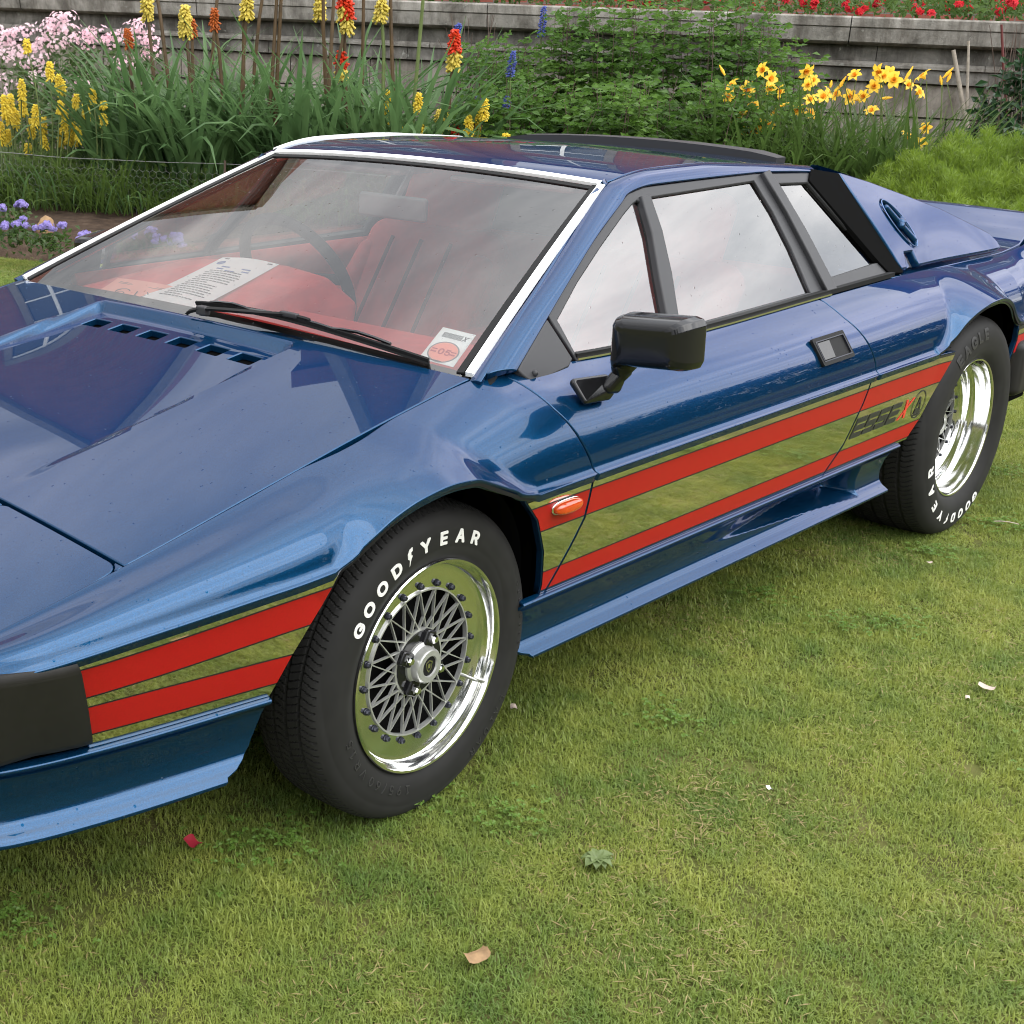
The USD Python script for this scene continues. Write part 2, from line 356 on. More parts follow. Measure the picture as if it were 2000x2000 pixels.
def _section(x, t):
    """The side's profile without wheel arches: (y, z) at the fraction t from the hood or belt edge down to the crease."""
    p0 = np.stack([yU(x), zU(x)], -1); c = np.stack([np.minimum(yC(x), .92), zB(x)], -1); w = wF(x)[..., None]
    a0, a1 = np.radians(aT(x)), np.radians(aB(x))
    k = c + np.concatenate([-.75 * w, w], -1)
    d0 = np.stack([np.cos(a0), -np.sin(a0)], -1); d1 = np.stack([np.cos(a1), -np.sin(a1)], -1)
    l = np.linalg.norm(k - p0, axis=-1, keepdims=True) * .42
    p1, p2 = p0 + d0 * l, k - d1 * l
    q = k + d1 * (w * .85 / np.maximum(np.sin(a1)[..., None], .3))
    m = (t / .8)[..., None]; A = (1 - m) ** 3 * p0 + 3 * (1 - m) ** 2 * m * p1 + 3 * (1 - m) * m * m * p2 + m ** 3 * k
    f = ((t - .8) / .2)[..., None]; B = (1 - f) ** 2 * k + 2 * (1 - f) * f * q + f * f * c
    return np.where(t[..., None] < .8, A, B)
_xg = np.linspace(-1.06, 3.32, 1800); _tg = np.linspace(0, 1, 160); _zg = _section(np.repeat(_xg, 160), np.tile(_tg, 1800))[:, 1].reshape(1800, 160)
_cut = np.array([np.interp(-zc, -zz, _tg) for zc, zz in zip(np.maximum(zC(_xg), zB(_xg)), _zg)]); _cut = np.where(zC(_xg) > zB(_xg) + .002, _cut, 1.0)
_cy = _section(_xg, _cut)[:, 0]
def side_upper(x, v, s=-1):
    x = np.asarray(x, float); t = np.clip(np.asarray(v, float) / VS, -0.02, 1.02); tc = np.interp(x, _xg, _cut); yz = _section(x, t * tc)
    gap = np.maximum(zC(x) - zB(x), 0); h = .030 + .75 * gap; zc = np.maximum(zC(x), zB(x)); fall = np.clip(1 - (yz[..., 1] - zc) / h, 0, 1.05)
    flare = (yC(x) - np.interp(x, _xg, _cy)) * fall ** 2.2
    return np.stack([x, s * (yz[..., 0] + flare), yz[..., 1]], -1)
_tt = np.linspace(0, VS, 400)
def v_at(x, z):
    """Where on the upper side the height z is reached at x."""
    zz = side_upper(np.full(400, x), _tt)[:, 2]; return float(np.interp(-z, -zz, _tt))

yLb = curve((-1.06, .60), (-.95, .68), (-.86, .735), (-.732, .773), (-.42, .829), (-.25, .856), (.25, .869), (1.0, .873), (2.0, .878), (2.7, .878), (3.32, .80))
def side_lower(x, z, s=-1):
    x, z = np.asarray(x, float), np.asarray(z, float); yt = yC(x) - .016; zt = np.minimum(zC(x), .60) - .006
    f = (zt - z) / (zt - .357); y = yt + (yLb(x) - yt) * f + .004 * 4 * f * (1 - f)
    return np.stack([x, s * y, z], -1)
outside = lambda P_: np.stack([0 * P_[:, 0], P_[:, 1], .3 + 0 * P_[:, 0]], -1)
def both(name, m, mat, smooth=30, label=None, parent=CAR, sides=(1, 1)):
    r = []
    if sides[0]: r.append(put(parent, name, m, mat, smooth, label))
    if sides[1]: r.append(put(parent, name, mirrored(m), mat, smooth, label))
    return r

# upper side: fender, door, rear quarter, cut along the door shut lines
front_cut = [(.315, .782), (.331, .765), (.349, .726), (.384, .668), (.410, .62), (.418, .598)]
rear_cut = [(1.545, .81), (1.590, .775), (1.622, .744), (1.660, .689), (1.690, .63), (1.694, .598)]
fc = [(x, v_at(x, z)) for x, z in front_cut]; rc = [(x, v_at(x, z)) for x, z in rear_cut]
fc[0], fc[-1], rc[0], rc[-1] = (.318, 0), (.4185, VS), (1.60, 0), (1.695, VS)
rc = [(1.60, 0), (1.612, .012)] + rc[2:]
fender = Polygon([(-1.0, .0)] + [(-1.0, VS)] + [(x, VS) for x in np.arange(-.98, .41, .01)] + fc[::-1] + [(.30, 0)]).buffer(0)
door = Polygon(fc + [(x, VS) for x in np.arange(.43, 1.69, .02)] + rc[::-1]).buffer(0)
quarter = Polygon(rc + [(x, VS) for x in np.arange(1.70, 3.26, .01)] + [(3.26, 0)]).buffer(0)
g = .0045
for nm, poly, du in (('fender', fender, .0125), ('door_skin', door, .02), ('rear_quarter', quarter, .0125)):
    m = panel(side_upper, poly.buffer(-g, join_style=2), du, .0125, .0035, .014, outside)
    both(nm, m, 'blue_paint')
# lower side behind the stripes
def zl(x): return float(min(zC(x), .60)) - .008
arch_f = [(-.297, .592), (-.301, .587), (-.316, .552), (-.347, .491), (-.370, .436), (-.386, .380), (-.392, .357)]
arch_m = [(.196, .592), (.199, .582), (.249, .535), (.292, .460), (.316, .382), (.318, .357)]
arch_r = [(2.06, .5925), (2.195, .568), (2.156, .513), (2.123, .468), (2.090, .412), (2.048, .369), (2.040, .357)]
arch_r[0] = (2.205, .592)
arch_b = [(2.700, .598), (2.714, .55), (2.703, .51), (2.690, .468), (2.670, .40), (2.650, .357)]
dl = [(.423, .592), (.423, .57), (.418, .503), (.389, .449), (.342, .369), (.337, .357)]
dr = [(1.684, .592), (1.678, .575), (1.662, .532), (1.605, .428), (1.542, .366), (1.536, .357)]
nose_e = [(-.824, .546), (-.783, .468), (-.741, .387), (-.728, .357)]
low_front = Polygon([(-.824, .546)] + [(x, zl(x)) for x in np.linspace(-.81, -.31, 20)] + arch_f + nose_e[::-1][:-1])
low_wing = Polygon(arch_m + dl[::-1]); low_door = Polygon(dl + dr[::-1]); low_quarter = Polygon(dr + arch_r[::-1]); low_tail = Polygon([(3.2, .60), (3.2, .40), (3.18, .357)] + arch_b[::-1])
for nm, poly in (('lower_fender', low_front), ('lower_fender', low_wing), ('lower_door', low_door), ('lower_quarter', low_quarter), ('lower_tail', low_tail)):
    both(nm, panel(side_lower, poly.buffer(0).buffer(-.003, join_style=2), .03, .03, .002, .012, outside), 'blue_paint')
# stripes: thin films on the lower side; bands as (z at nose, z at front arch, z from the door on)
def band(zs0, zs1):
    """A strip between two lines; each line is (z at x=-0.80, z at x=-0.33, z from x=0.2 on)."""
    fa, fb = (curve((-1, z[0]), (-.80, z[0]), (-.33, z[1]), (.2, z[2]), (3.3, z[2])) for z in (zs0, zs1))
    xs = np.linspace(-.86, 3.2, 260)
    return Polygon([(x, float(fa(x))) for x in xs] + [(x, float(fb(x))) for x in xs[::-1]])
regions = [low_front, low_wing, low_door, low_quarter, low_tail]
B_black = band((.5455, .5845, .592), (.5365, .5735, .5815))
B_g1 = band((.5365, .5735, .5815), (.5265, .5550, .5665)); B_r1 = band((.5235, .5520, .5635), (.4690, .4930, .5105)); B_g2 = band((.4660, .4900, .5075), (.4500, .4390, .4135))
B_r2 = band((.4470, .4360, .4105), (.3905, .3855, .3690)); B_g3 = band((.3875, .3825, .3660), (.3610, .3600, .3590))
B_all = band((.5455, .5845, .592), (.3610, .3600, .3590))
for reg in regions:
    inner = reg.buffer(0).buffer(-.004, join_style=2)
    def film(nm, b, mat, off):
        q = inner.intersection(b)
        for q in getattr(q, 'geoms', [q]):
            if q.geom_type == 'Polygon' and q.area > 1e-5:
                m = panel(side_lower, q, .03, .03, 0, 0, outside, off); both(nm, m, mat)
    film('stripe_backing', B_all, 'black_line', .0008)
    film('gold_stripe', B_g1, 'mirror_film', .0016); film('red_stripe', B_r1, 'red_film', .0016); film('gold_stripe', B_g2, 'mirror_film', .0016)
    film('red_stripe', B_r2, 'red_film', .0016); film('gold_stripe', B_g3, 'mirror_film', .0016)

# side skirt with its duct, and the air dam below the front bumper: one profile swept along
PROF = np.array([(.360, -.004), (.3575, .008), (.353, .012), (.348, .009), (.340, -.001), (.315, -.010), (.285, -.0165), (.266, -.0150), (.252, -.0055), (.242, .0075), (.236, .0135), (.2315, .0125), (.229, .002), (.232, -.04)])
_s = np.r_[0, np.cumsum(np.linalg.norm(np.diff(PROF, axis=0), axis=1))]; _pz, _py = P(_s, PROF[:, 0]), P(_s, PROF[:, 1]); SL = float(_s[-1])
sst = lambda a, b, x: np.clip((x - a) / (b - a), 0, 1) ** 2 * (3 - 2 * np.clip((x - a) / (b - a), 0, 1))
def skirt(x, v, s=-1):
    x, v = np.asarray(x, float), np.asarray(v, float); z, dy = _pz(v), _py(v)
    y = yLb(np.clip(x, -2, 3)) + dy
    lo = .290 - (x - 1.0) * .052; up = .336
    d = sst(.98, 1.72, x) * .085 * (1 - sst(1.755, 1.785, x)); inside = sst(-.002, .009, z - lo) * (1 - sst(-.012, 0, z - up)) * (z > .2)
    d = d * inside
    z = np.where(x < -.3, .357 - (.357 - z) * 1.05, z)
    return np.stack([x, s * (y - d), z], -1)
sk = Polygon([(.262, 0), (.256, .05), (.253, .09), (.256, .112), (.264, .126), (.278, .138), (.296, .147), (.33, SL), (1.95, SL), (1.935, .13), (1.94, .06), (1.98, .02), (1.985, 0)])
both('side_skirt', panel(skirt, sk, .007, .0024, .002, .004, outside), 'blue_paint')
ad = Polygon([(-.395, 0), (-.40, .03), (-.410, .085), (-.420, .107), (-.436, .124), (-.456, .137), (-.48, .146), (-.52, SL), (-1.04, SL), (-1.04, 0)])
both('air_dam', panel(skirt, ad, .012, .003, .002, .004, outside), 'blue_paint')

# hood with its sunk centre panel and slots, and the headlamp covers
def hood_z(x, y):
    base = np.where(x > -.8, .783 + .185 * (x - .253), zU(np.clip(x, -1.2, -.8))) + .025 * (1 - (y / .72) ** 2)
    d = sst(-.60, .13, x) * .021; half = .318 + .05 * np.clip((.2 - x) / .7, 0, 1)
    rec = (1 - sst(half - .018, half, np.abs(y))) * (1 - sst(.163, .186, x))
    return base - d * rec
def hood(x, y): x, y = np.asarray(x, float), np.asarray(y, float); return np.stack([x, y, hood_z(x, y)], -1)
ws_bow = lambda y: .255 - .030 * (1 - (y / .717) ** 2)
up = lambda P_: np.array([[0, 0, 1.0]])
ys = np.linspace(-.729, .729, 41); xh = np.linspace(.235, -.62, 60)
hood_poly = Polygon([(ws_bow(y) - .012, y) for y in ys] + [(x, float(yU(x))) for x in xh] + [(-.606, .392), (-.60, 0), (-.606, -.392)] + [(x, -float(yU(x))) for x in xh[::-1]])
slots = []
for k in range(6):
    yc = .2465 - k * .0986
    q = Polygon([(.086, yc + .036), (.134, yc + .034), (.134, yc - .034), (.086, yc - .036)]).buffer(-.006).buffer(.006); slots.append(q)
hp = hood_poly.buffer(-.003, join_style=2)
for q in slots: hp = hp.difference(q)
put(CAR, 'hood', panel(hood, hp, .012, .012, .003, .012, up), 'blue_paint')
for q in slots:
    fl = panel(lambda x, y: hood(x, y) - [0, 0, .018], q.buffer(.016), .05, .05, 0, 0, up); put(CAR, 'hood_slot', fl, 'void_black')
lamp = Polygon([(-.626, -.735), (-.612, -.40), (-.90, -.385), (-.905, -.70), (-.87, -.735), (-.80, -.755)]).buffer(-.03).buffer(.03)
lamp2 = affinity.scale(lamp, 1, -1, origin=(0, 0))
both('headlamp_cover', panel(hood, lamp.buffer(-.004), .03, .03, .003, .012, up), 'blue_paint')
nosep = Polygon([(-.622, -.738), (-.607, 0), (-.622, .738), (-.90, .735), (-1.0, .70), (-1.06, .5), (-1.08, 0), (-1.06, -.5), (-1.0, -.70), (-.90, -.735)]).difference(lamp.union(lamp2).buffer(.001)).buffer(-.0025)
for q in getattr(nosep, 'geoms', [nosep]): put(CAR, 'nose_panel', panel(hood, q, .03, .03, .003, .012, up), 'blue_paint')

# front bumper: a black band wrapped round the nose
bxs = np.array([-.795, -.82, -.86, -.90, -.94, -.98, -1.02, -1.055, -1.08, -1.095, -1.10])
bys = np.array([-.842, -.838, -.826, -.81, -.785, -.752, -.70, -.62, -.50, -.25, 0])
bl = np.stack([np.r_[bxs, bxs[-2::-1]], np.r_[bys, -bys[-2::-1]]], 1); bn = unit(np.stack([-np.gradient(bl[:, 1]), np.gradient(bl[:, 0])], 1)); bn *= np.sign(np.sum(bn * bl, 1))[:, None]
bs = [(.550, -.06), (.551, -.012), (.549, .002), (.541, .010), (.530, .012), (.45, .001), (.386, -.012), (.372, -.018), (.366, -.03), (.368, -.07)]
lean = lambda z: (.54 - z) * -.22
rows = np.array([[(*(p + n * (o + lean(z)) + np.array([(.54 - z) * .35 if abs(p[1]) > .8 else 0, 0])), z + (.0 if abs(p[1]) > .8 else -.004)) for z, o in bs] for p, n in zip(bl, bn)])
nb, mb = rows.shape[:2]; i, j = np.meshgrid(np.arange(nb - 1), np.arange(mb - 1), indexing='ij'); a = i * mb + j
bf = np.stack([a, a + 1, a + mb + 1, a + mb], -1).reshape(-1, 4); bf = np.vstack([bf[:, [0, 1, 2]], bf[:, [0, 2, 3]]])
caps = [[0, k + 1, k] for k in range(1, mb - 1)] + [[(nb - 1) * mb, (nb - 1) * mb + k, (nb - 1) * mb + k + 1] for k in range(1, mb - 1)]
put(CAR, 'front_bumper', (rows.reshape(-1, 3), np.vstack([bf, caps])), 'black_plastic', 40)

# side window plane and the frame round it
sp = lambda x, z, s=-1: np.stack([np.asarray(x, float), s * (.77 - .66 * (np.asarray(z, float) - .784)), np.asarray(z, float)], -1)
sidedir = lambda P_: np.stack([0 * P_[:, 0], np.sign(P_[:, 1]), .3 + 0 * P_[:, 0]], -1)
I = np.array([(.262, -.748, .790), (.44, -.690, .864), (.62, -.633, .936), (.81, -.572, 1.017), (.93, -.541, 1.070), (.99, -.531, 1.0905), (1.15, -.530, 1.111), (1.37, -.530, 1.112), (1.60, -.530, 1.100), (1.75, -.530, 1.090), (1.92, -.53, 1.077)])
O = np.array([(.331, -.770, .790), (.501, -.717, .866), (.64, -.675, .930), (.80, -.628, 1.000), (.935, -.594, 1.052), (.985, -.581, 1.071), (1.10, -.574, 1.082), (1.33, -.573, 1.0825), (1.58, -.573, 1.0820), (1.74, -.576, 1.077), (1.90, -.583, 1.068)])
sI = np.linspace(0, 1, len(I)); fI, fO = P(sI, I), P(sI, O)
def rail(u, v):
    a, b = fI(u), fO(u); t = np.asarray(v, float)[..., None]; bul = 4 * t * (1 - t) * .007
    return a + (b - a) * t + bul * np.array([0, -.55, .83])
both('side_rail', panel(rail, box(.002, .02, .999, .99), .012, .1, .003, .012, sidedir), 'blue_paint')
Wl = np.array([(.256, -.724, .784), (.962, -.530, 1.0795)])
def pillar(u, v):
    u = np.asarray(u, float); a = Wl[0] + (Wl[1] - Wl[0]) * (u / .5)[..., None]; b = fI(u); t = np.asarray(v, float)[..., None]
    return a + (b - a) * t + 4 * t * (1 - t) * .003 * np.array([-.3, -.3, .9])
both('windscreen_pillar', panel(pillar, box(-.012, .03, .478, .98), .02, .2, .002, .012, up), 'blue_paint')
zR = curve((.955, 1.0795), (.99, 1.0915), (1.03, 1.100), (1.08, 1.1065), (1.15, 1.111), (1.25, 1.1125), (1.37, 1.112), (1.55, 1.103), (1.73, 1.091), (1.9, 1.078), (2.02, 1.066))
rbow = lambda y: .958 - .018 * (1 - (y / .5225) ** 2)
def roof(x, y): x, y = np.asarray(x, float), np.asarray(y, float); return np.stack([x, y, zR(x + .018 * (1 - (y / .53) ** 2)) + .019 * (1 - (y / .53) ** 2)], -1)
yr = np.linspace(-.522, .522, 31)
roofp = Polygon([(rbow(y) + .016, y) for y in yr] + [(1.00, .528), (1.93, .528), (1.95, 0), (1.93, -.528), (1.00, -.528)])
put(CAR, 'roof', panel(roof, roofp.buffer(-.002), .03, .03, .003, .012, up), 'blue_paint')
# roof spoiler: flat black blade across the back edge of the roof
ysp = np.linspace(-.455, .455, 25); zs = roof(np.full(25, 1.915), ysp)[:, 2]
arc = 1 - (ysp / .455) ** 2
put(CAR, 'roof_spoiler', bar(np.stack([1.955 + .02 * arc, ysp, zs + .002 + .004 * arc], 1), np.r_[.045, .06, np.full(21, .07), .06, .045], np.r_[.016, .024, np.full(21, .030), .024, .016]), 'frame_black', 40)

# windscreen, its bright trim and seal
def wscr(u, v, off=0.0):
    u, v = np.asarray(u, float), np.asarray(v, float); c = 1 - u * u; vb = 4 * v * (1 - v) * .006
    y = u * (.717 + (.5225 - .717) * v); x = .249 + (.958 - .249) * v - c * (.030 - .012 * v) - vb * .4; z = .784 + .2946 * v + c * (.024 - .0065 * v) + vb * .9
    return np.stack([x - off * .384, y, z + off * .923], -1)
WS = put(CAR, 'windscreen', panel(lambda u, v: wscr(u, v), box(-.985, -.05, .985, .985), .05, .05, 0, 0, up), 'windscreen_glass')
tv = np.linspace(0, 1, 25); tu = np.linspace(-1, 1, 41)
wn = np.array([-.384, 0, .923])
for s in (-1, 1):
    put(WS, 'trim', bar(wscr(np.full(25, s * 1.006), tv, .003), .016, .010, unit(wn + [0, s * .2, 0])), 'trim_bright', 40)
    put(WS, 'gutter', bar(wscr(np.full(25, s * 1.03), tv, -.016), .05, .006, wn), 'seal_black')
    put(WS, 'seal', bar(wscr(np.full(25, s * .976), tv, .0), .016, .006, wn), 'seal_black')
put(WS, 'trim', bar(wscr(tu, np.full(41, 1.008), .004), .015, .010, wn), 'trim_bright', 40)
put(WS, 'seal', bar(wscr(tu * .985, np.full(41, .982), .0), .014, .006, wn), 'seal_black')
# bright drip moulding carried back along the far roof edge
both('roof_moulding', bar(fI(np.linspace(.47, .93, 20)) + [0, -.002, .004], .010, .008), 'trim_bright', 40, sides=(0, 1))

# frame, glass
tri = Polygon([(.347, .790), (.496, .858), (.520, .787), (.500, .777), (.372, .764)])
fo = Polygon([(.517, .868), (.728, .965), (.935, 1.047), (.985, 1.066), (1.059, 1.076), (1.298, 1.077), (1.586, 1.077), (1.878, 1.064), (2.044, .812), (2.052, .797), (1.0, .787), (.545, .780)])
h1 = Polygon([(.540, .856), (.66, .914), (.80, .973), (.937, 1.027), (.985, 1.044), (1.010, 1.050), (1.023, 1.045), (.999, .982), (.949, .89), (.915, .823), (.910, .795), (.552, .792)])
h2 = Polygon([(1.065, 1.053), (1.564, 1.060), (1.588, .99), (1.597, .905), (1.592, .805), (.945, .797), (.952, .823), (1.003, .913), (1.037, .987)])
h3 = Polygon([(1.664, 1.048), (1.838, 1.041), (2.018, .836), (1.722, .826)])
both('window_frame', panel(sp, fo.difference(unary_union([h.buffer(.006, join_style=2) for h in (h1, h2, h3)])), .06, .06, .004, .012, sidedir, -.004), 'frame_black')
both('mirror_sail', panel(sp, tri, .05, .05, .005, .01, sidedir, .001), 'frame_black')
both('screw', trimesh.creation.icosphere(2, .0065).apply_translation(sp(np.array([.385]), np.array([.777]))[0] + [0, -.002, .001]), 'frame_black')
for q, nm in ((h1, 'quarterlight'), (h2, 'door_window'), (h3, 'rear_side_window')):
    pv = panel(sp, q.buffer(.011), .12, .12, 0, 0, sidedir, -.012)
    both(nm, pv, 'side_glass', sides=(1, 0))
    V_, F_, N_ = mirrored(pv); put(CAR, nm, (V_, F_[:, ::-1], -N_), 'side_glass')
    rim_ = q.buffer(.008).difference(q.buffer(.002)); both('window_seal', panel(sp, rim_, .2, .2, 0, 0, sidedir, -.008), 'seal_black')
chan = Polygon([(1.850, 1.046), (1.882, 1.068), (2.020, 1.050), (2.130, .800), (2.056, .806), (2.028, .832)])
both('intake_channel', panel(sp, chan.buffer(.004), .1, .1, .002, .02, sidedir, .0015), 'void_black')
both('door_pillar', panel(sp, Polygon([(1.612, 1.074), (1.644, 1.078), (1.665, 1.03), (1.692, .93), (1.712, .796), (1.662, .790), (1.655, .88), (1.640, .98)]), .05, .05, .004, .012, sidedir, .008), 'frame_black')
both('window_divider', panel(sp, Polygon([(1.026, 1.056), (1.058, 1.058), (1.042, .985), (1.005, .90), (.957, .818), (.95, .79), (.918, .788), (.920, .822), (.953, .89), (1.003, .982)]), .05, .05, .005, .012, sidedir, .004), 'frame_black')
xb = np.linspace(.545, 2.06, 40)
both('waist_seal', bar(np.stack([xb, -(yU(xb) - .004), zU(xb) + .006], 1), .016, .012), 'seal_black')
both('waist_strip', bar(np.stack([xb[:30], -(yU(xb[:30]) + .001), zU(xb[:30]) + .001], 1), .012, .004), 'chrome')

# sail panel behind the side window, with the sunk filler cap
sail = Polygon([(1.905, 1.080), (2.022, 1.052), (2.130, .803), (2.165, .803), (2.183, .842), (2.235, .841), (2.243, .803), (2.807, .803), (2.800, .826), (2.767, .852), (2.65, .892), (2.521, .936), (2.344, .985), (2.17, 1.030), (2.02, 1.062), (1.93, 1.079)])
cap = affinity.rotate(affinity.scale(Point(0, 0).buffer(1, 32), .033, .078), 40, origin=(0, 0)); cap = affinity.translate(cap, 2.224, .914)
sail_h = sail.difference(cap)
def sails(x, z): return sp(x, z) + np.stack([0 * x, -.004 - .022 * sst(2.3, 2.8, x) - .010 * np.sin(np.pi * np.clip((x - 1.95) / .8, 0, 1)) * np.sin(np.pi * np.clip((z - .80) / .26, 0, 1)), 0 * x], -1)
both('sail_panel', panel(sails, sail_h.buffer(-.006), .02, .02, .008, .012, sidedir), 'blue_paint')
dish = panel(lambda x, z: sails(x, z) + [0, .62 * .012, -.34 * .012], cap.buffer(.004), .006, .006, 0, 0, sidedir)
fcap = both('filler_recess', dish, 'blue_paint')
flap = panel(lambda x, z: sails(x, z) + np.stack([0 * x, .010 + .02 * (x - 2.16) / .08, 0 * x], -1), Polygon([(2.160, .797), (2.180, .846), (2.238, .845), (2.247, .797)]), .01, .01, 0, 0, sidedir)
both('air_outlet', flap, 'outlet_blue')
fl = np.array([0, -.834, .551]); fu = np.array([math.sin(math.radians(22)), -.6 * math.cos(math.radians(22)), .8]); fc0 = sails(np.array([2.224]), np.array([.914]))[0]
ax = unit(np.array([-.67, .49, .745])); ax = unit(ax - fl * np.dot(ax, fl)); bx_ = np.cross(fl, ax)
knob = join(hull_spheres([fc0 - ax * .066 + fl * .001, fc0 + ax * .066 + fl * .001], .009), hull_spheres([fc0 - bx_ * .014 + fl * .006, fc0 + bx_ * .014 + fl * .006], .010), trimesh.creation.icosphere(2, .014).apply_translation(fc0 + fl * .004))
both('filler_cap', knob, 'blue_paint', 60)
ce = np.array(cap.exterior.coords)[::2]; both('filler_ring', tube(sails(ce[:, 0], ce[:, 1]) + fl * .003, .0018, 6, False), 'ring_blue', 60)
# back of the sail, the louvred hatch between the sails, the deck and the tail
both('sail_inner', panel(lambda x, z: sp(x, z) + [0, .075, 0], sail.buffer(-.004), .1, .1, .003, .02, lambda P_: np.array([[0, 1.0, .1]])), 'blue_paint')
hz = lambda x: 1.075 - (x - 1.93) * .30
put(CAR, 'rear_hatch', panel(lambda x, y: np.stack([x, y, hz(x)], -1), box(1.94, -.47, 2.80, .47), .1, .1, .004, .02, up), 'gloss_black')
for k in range(6):
    xk = 2.05 + k * .11
    put(CAR, 'hatch_louvre', panel(lambda x, y: np.stack([x, y, hz(x) + .03 - (x - xk) * .05], -1), box(xk, -.44, xk + .085, .44), .1, .2, .003, .01, up), 'frame_black')
zD = curve((2.0, .79), (2.8, .787), (2.95, .797), (3.1, .825), (3.2, .853), (3.26, .868), (3.30, .866))
deckp = Polygon([(2.06, -.765), (2.81, -.772), (2.98, -.775), (3.16, -.745), (3.265, -.70), (3.29, -.5), (3.295, 0), (3.29, .5), (3.265, .70), (3.16, .745), (2.98, .775), (2.81, .772), (2.06, .765)]).difference(box(1.9, -.5, 2.80, .5))
def deck(x, y): return np.stack([x, y, zD(x) + .012 * (1 - (y / .77) ** 2)], -1)
put(CAR, 'rear_deck', panel(deck, deckp.buffer(-.003), .03, .04, .004, .02, up), 'blue_paint')
put(CAR, 'tail_panel', rbox((.06, 1.5, .34), .02, (3.22, 0, .64)), 'blue_paint')
put(CAR, 'rear_bumper', join(rbox((.16, 1.76, .16), .035, (3.22, 0, .45)), *[rbox((.50, .06, .17), .025, (2.98, s * .895, .455)) for s in (-1, 1)]), 'black_plastic', 40)
for s in (-1, 1): put(CAR, 'tail_lamp', rbox((.03, .42, .11), .012, (3.262, s * .45, .68)), 'ink_red')

# black floor and wheel housings
put(CAR, 'underbody', join(bx((-.95, -.60, .20), (.30, .60, .52)), bx((-.50, -.66, .50), (.24, .66, .64)), bx((.30, -.77, .235), (1.98, .77, .30)), bx((1.98, -.60, .235), (3.18, .60, .70)), bx((-.95, -.70, .24), (-.45, .70, .50)), bx((2.80, -.80, .28), (3.2, .80, .70)), bx((.36, -.82, .30), (.44, .82, .55))), 'void_black')
def liner(x0, z0, r, yo=.80):
    a = np.radians(np.linspace(8, 172, 40)); rows = []
    for yy, rr in ((yo, r), (-.55, r), (-.55, .02)):
        rows.append(np.stack([x0 + rr * np.cos(a), np.full(40, yy) if yy == -.55 else -(yo + (.872 - yo) * np.sin(a).clip(0, 1) ** .7), z0 + rr * np.sin(a)], 1))
    V = np.vstack(rows); F = []
    for k in range(2):
        for m in range(39):
            q = [k * 40 + m, k * 40 + m + 1, (k + 1) * 40 + m + 1, (k + 1) * 40 + m]; F += [q[:3], [q[0], q[2], q[3]]]
    return V, np.array(F)
both('wheel_housing', liner(-.045, .295, .372), 'void_black'); both('wheel_housing', liner(2.43, .31, .398), 'void_black')
# arch edge strips: black lip under the flares
def lip_strip(x0, x1, n):
    x = np.linspace(x0, x1, n); p = np.stack([x, -(yC(x) - .010), zC(x) - .008], 1); return bar(p, .010, .007)
both('arch_lip', lip_strip(-.33, .24, 50), 'seal_black'); both('arch_lip', lip_strip(2.05, 2.70, 50), 'seal_black')

# ------------------------------------------------------------------ wheels
def tyre_mesh(prof, tread, n=720, pitch=90, flat=None):
    """prof: (r, h) from the outer bead round to the inner bead; tread = (h0, h1, groove heights). Lateral cuts and grooves are cut into the tread."""
    prof = np.array(prof, float); s = np.r_[0, np.cumsum(np.linalg.norm(np.diff(prof, axis=0), axis=1))]
    ss = [s[0]]
    for k in range(len(s) - 1):
        m = max(1, int(np.ceil((s[k + 1] - s[k]) / (.0028 if prof[k, 0] > tread[3] and prof[k + 1, 0] > tread[3] else .009)))); ss += list(np.linspace(s[k], s[k + 1], m + 1)[1:])
    r = P(s, prof[:, 0])(ss); h = P(s, prof[:, 1])(ss); a = np.arange(n) * 2 * np.pi / n
    R = r[:, None] + 0 * a; H = h[:, None] + 0 * a; ang = a[None] + 0 * R
    on = R > tread[3]
    gr = np.zeros_like(R)
    for gh in tread[2]: gr = np.maximum(gr, (np.abs(H - gh) < .0032))
    ph = (ang / (2 * np.pi) * pitch + np.abs(((H / .026) % 2) - 1) * .75) % 1.0
    cut = (ph < .17) * .8
    R = R - on * np.maximum(gr * .0060, cut * .0042)
    v = np.stack([R * np.cos(ang), H, R * np.sin(ang)], -1).reshape(-1, 3)
    if flat is not None: v[:, 2] = np.maximum(v[:, 2], flat)
    m = len(ss); i, j = np.meshgrid(np.arange(m - 1), np.arange(n), indexing='ij')
    q = np.stack([i * n + j, i * n + (j + 1) % n, (i + 1) * n + (j + 1) % n, (i + 1) * n + j], -1).reshape(-1, 4)
    return trimesh.Trimesh(v, np.vstack([q[:, [0, 1, 2]], q[:, [0, 2, 3]]]), process=False), P(prof[:8, 0], prof[:8, 1])

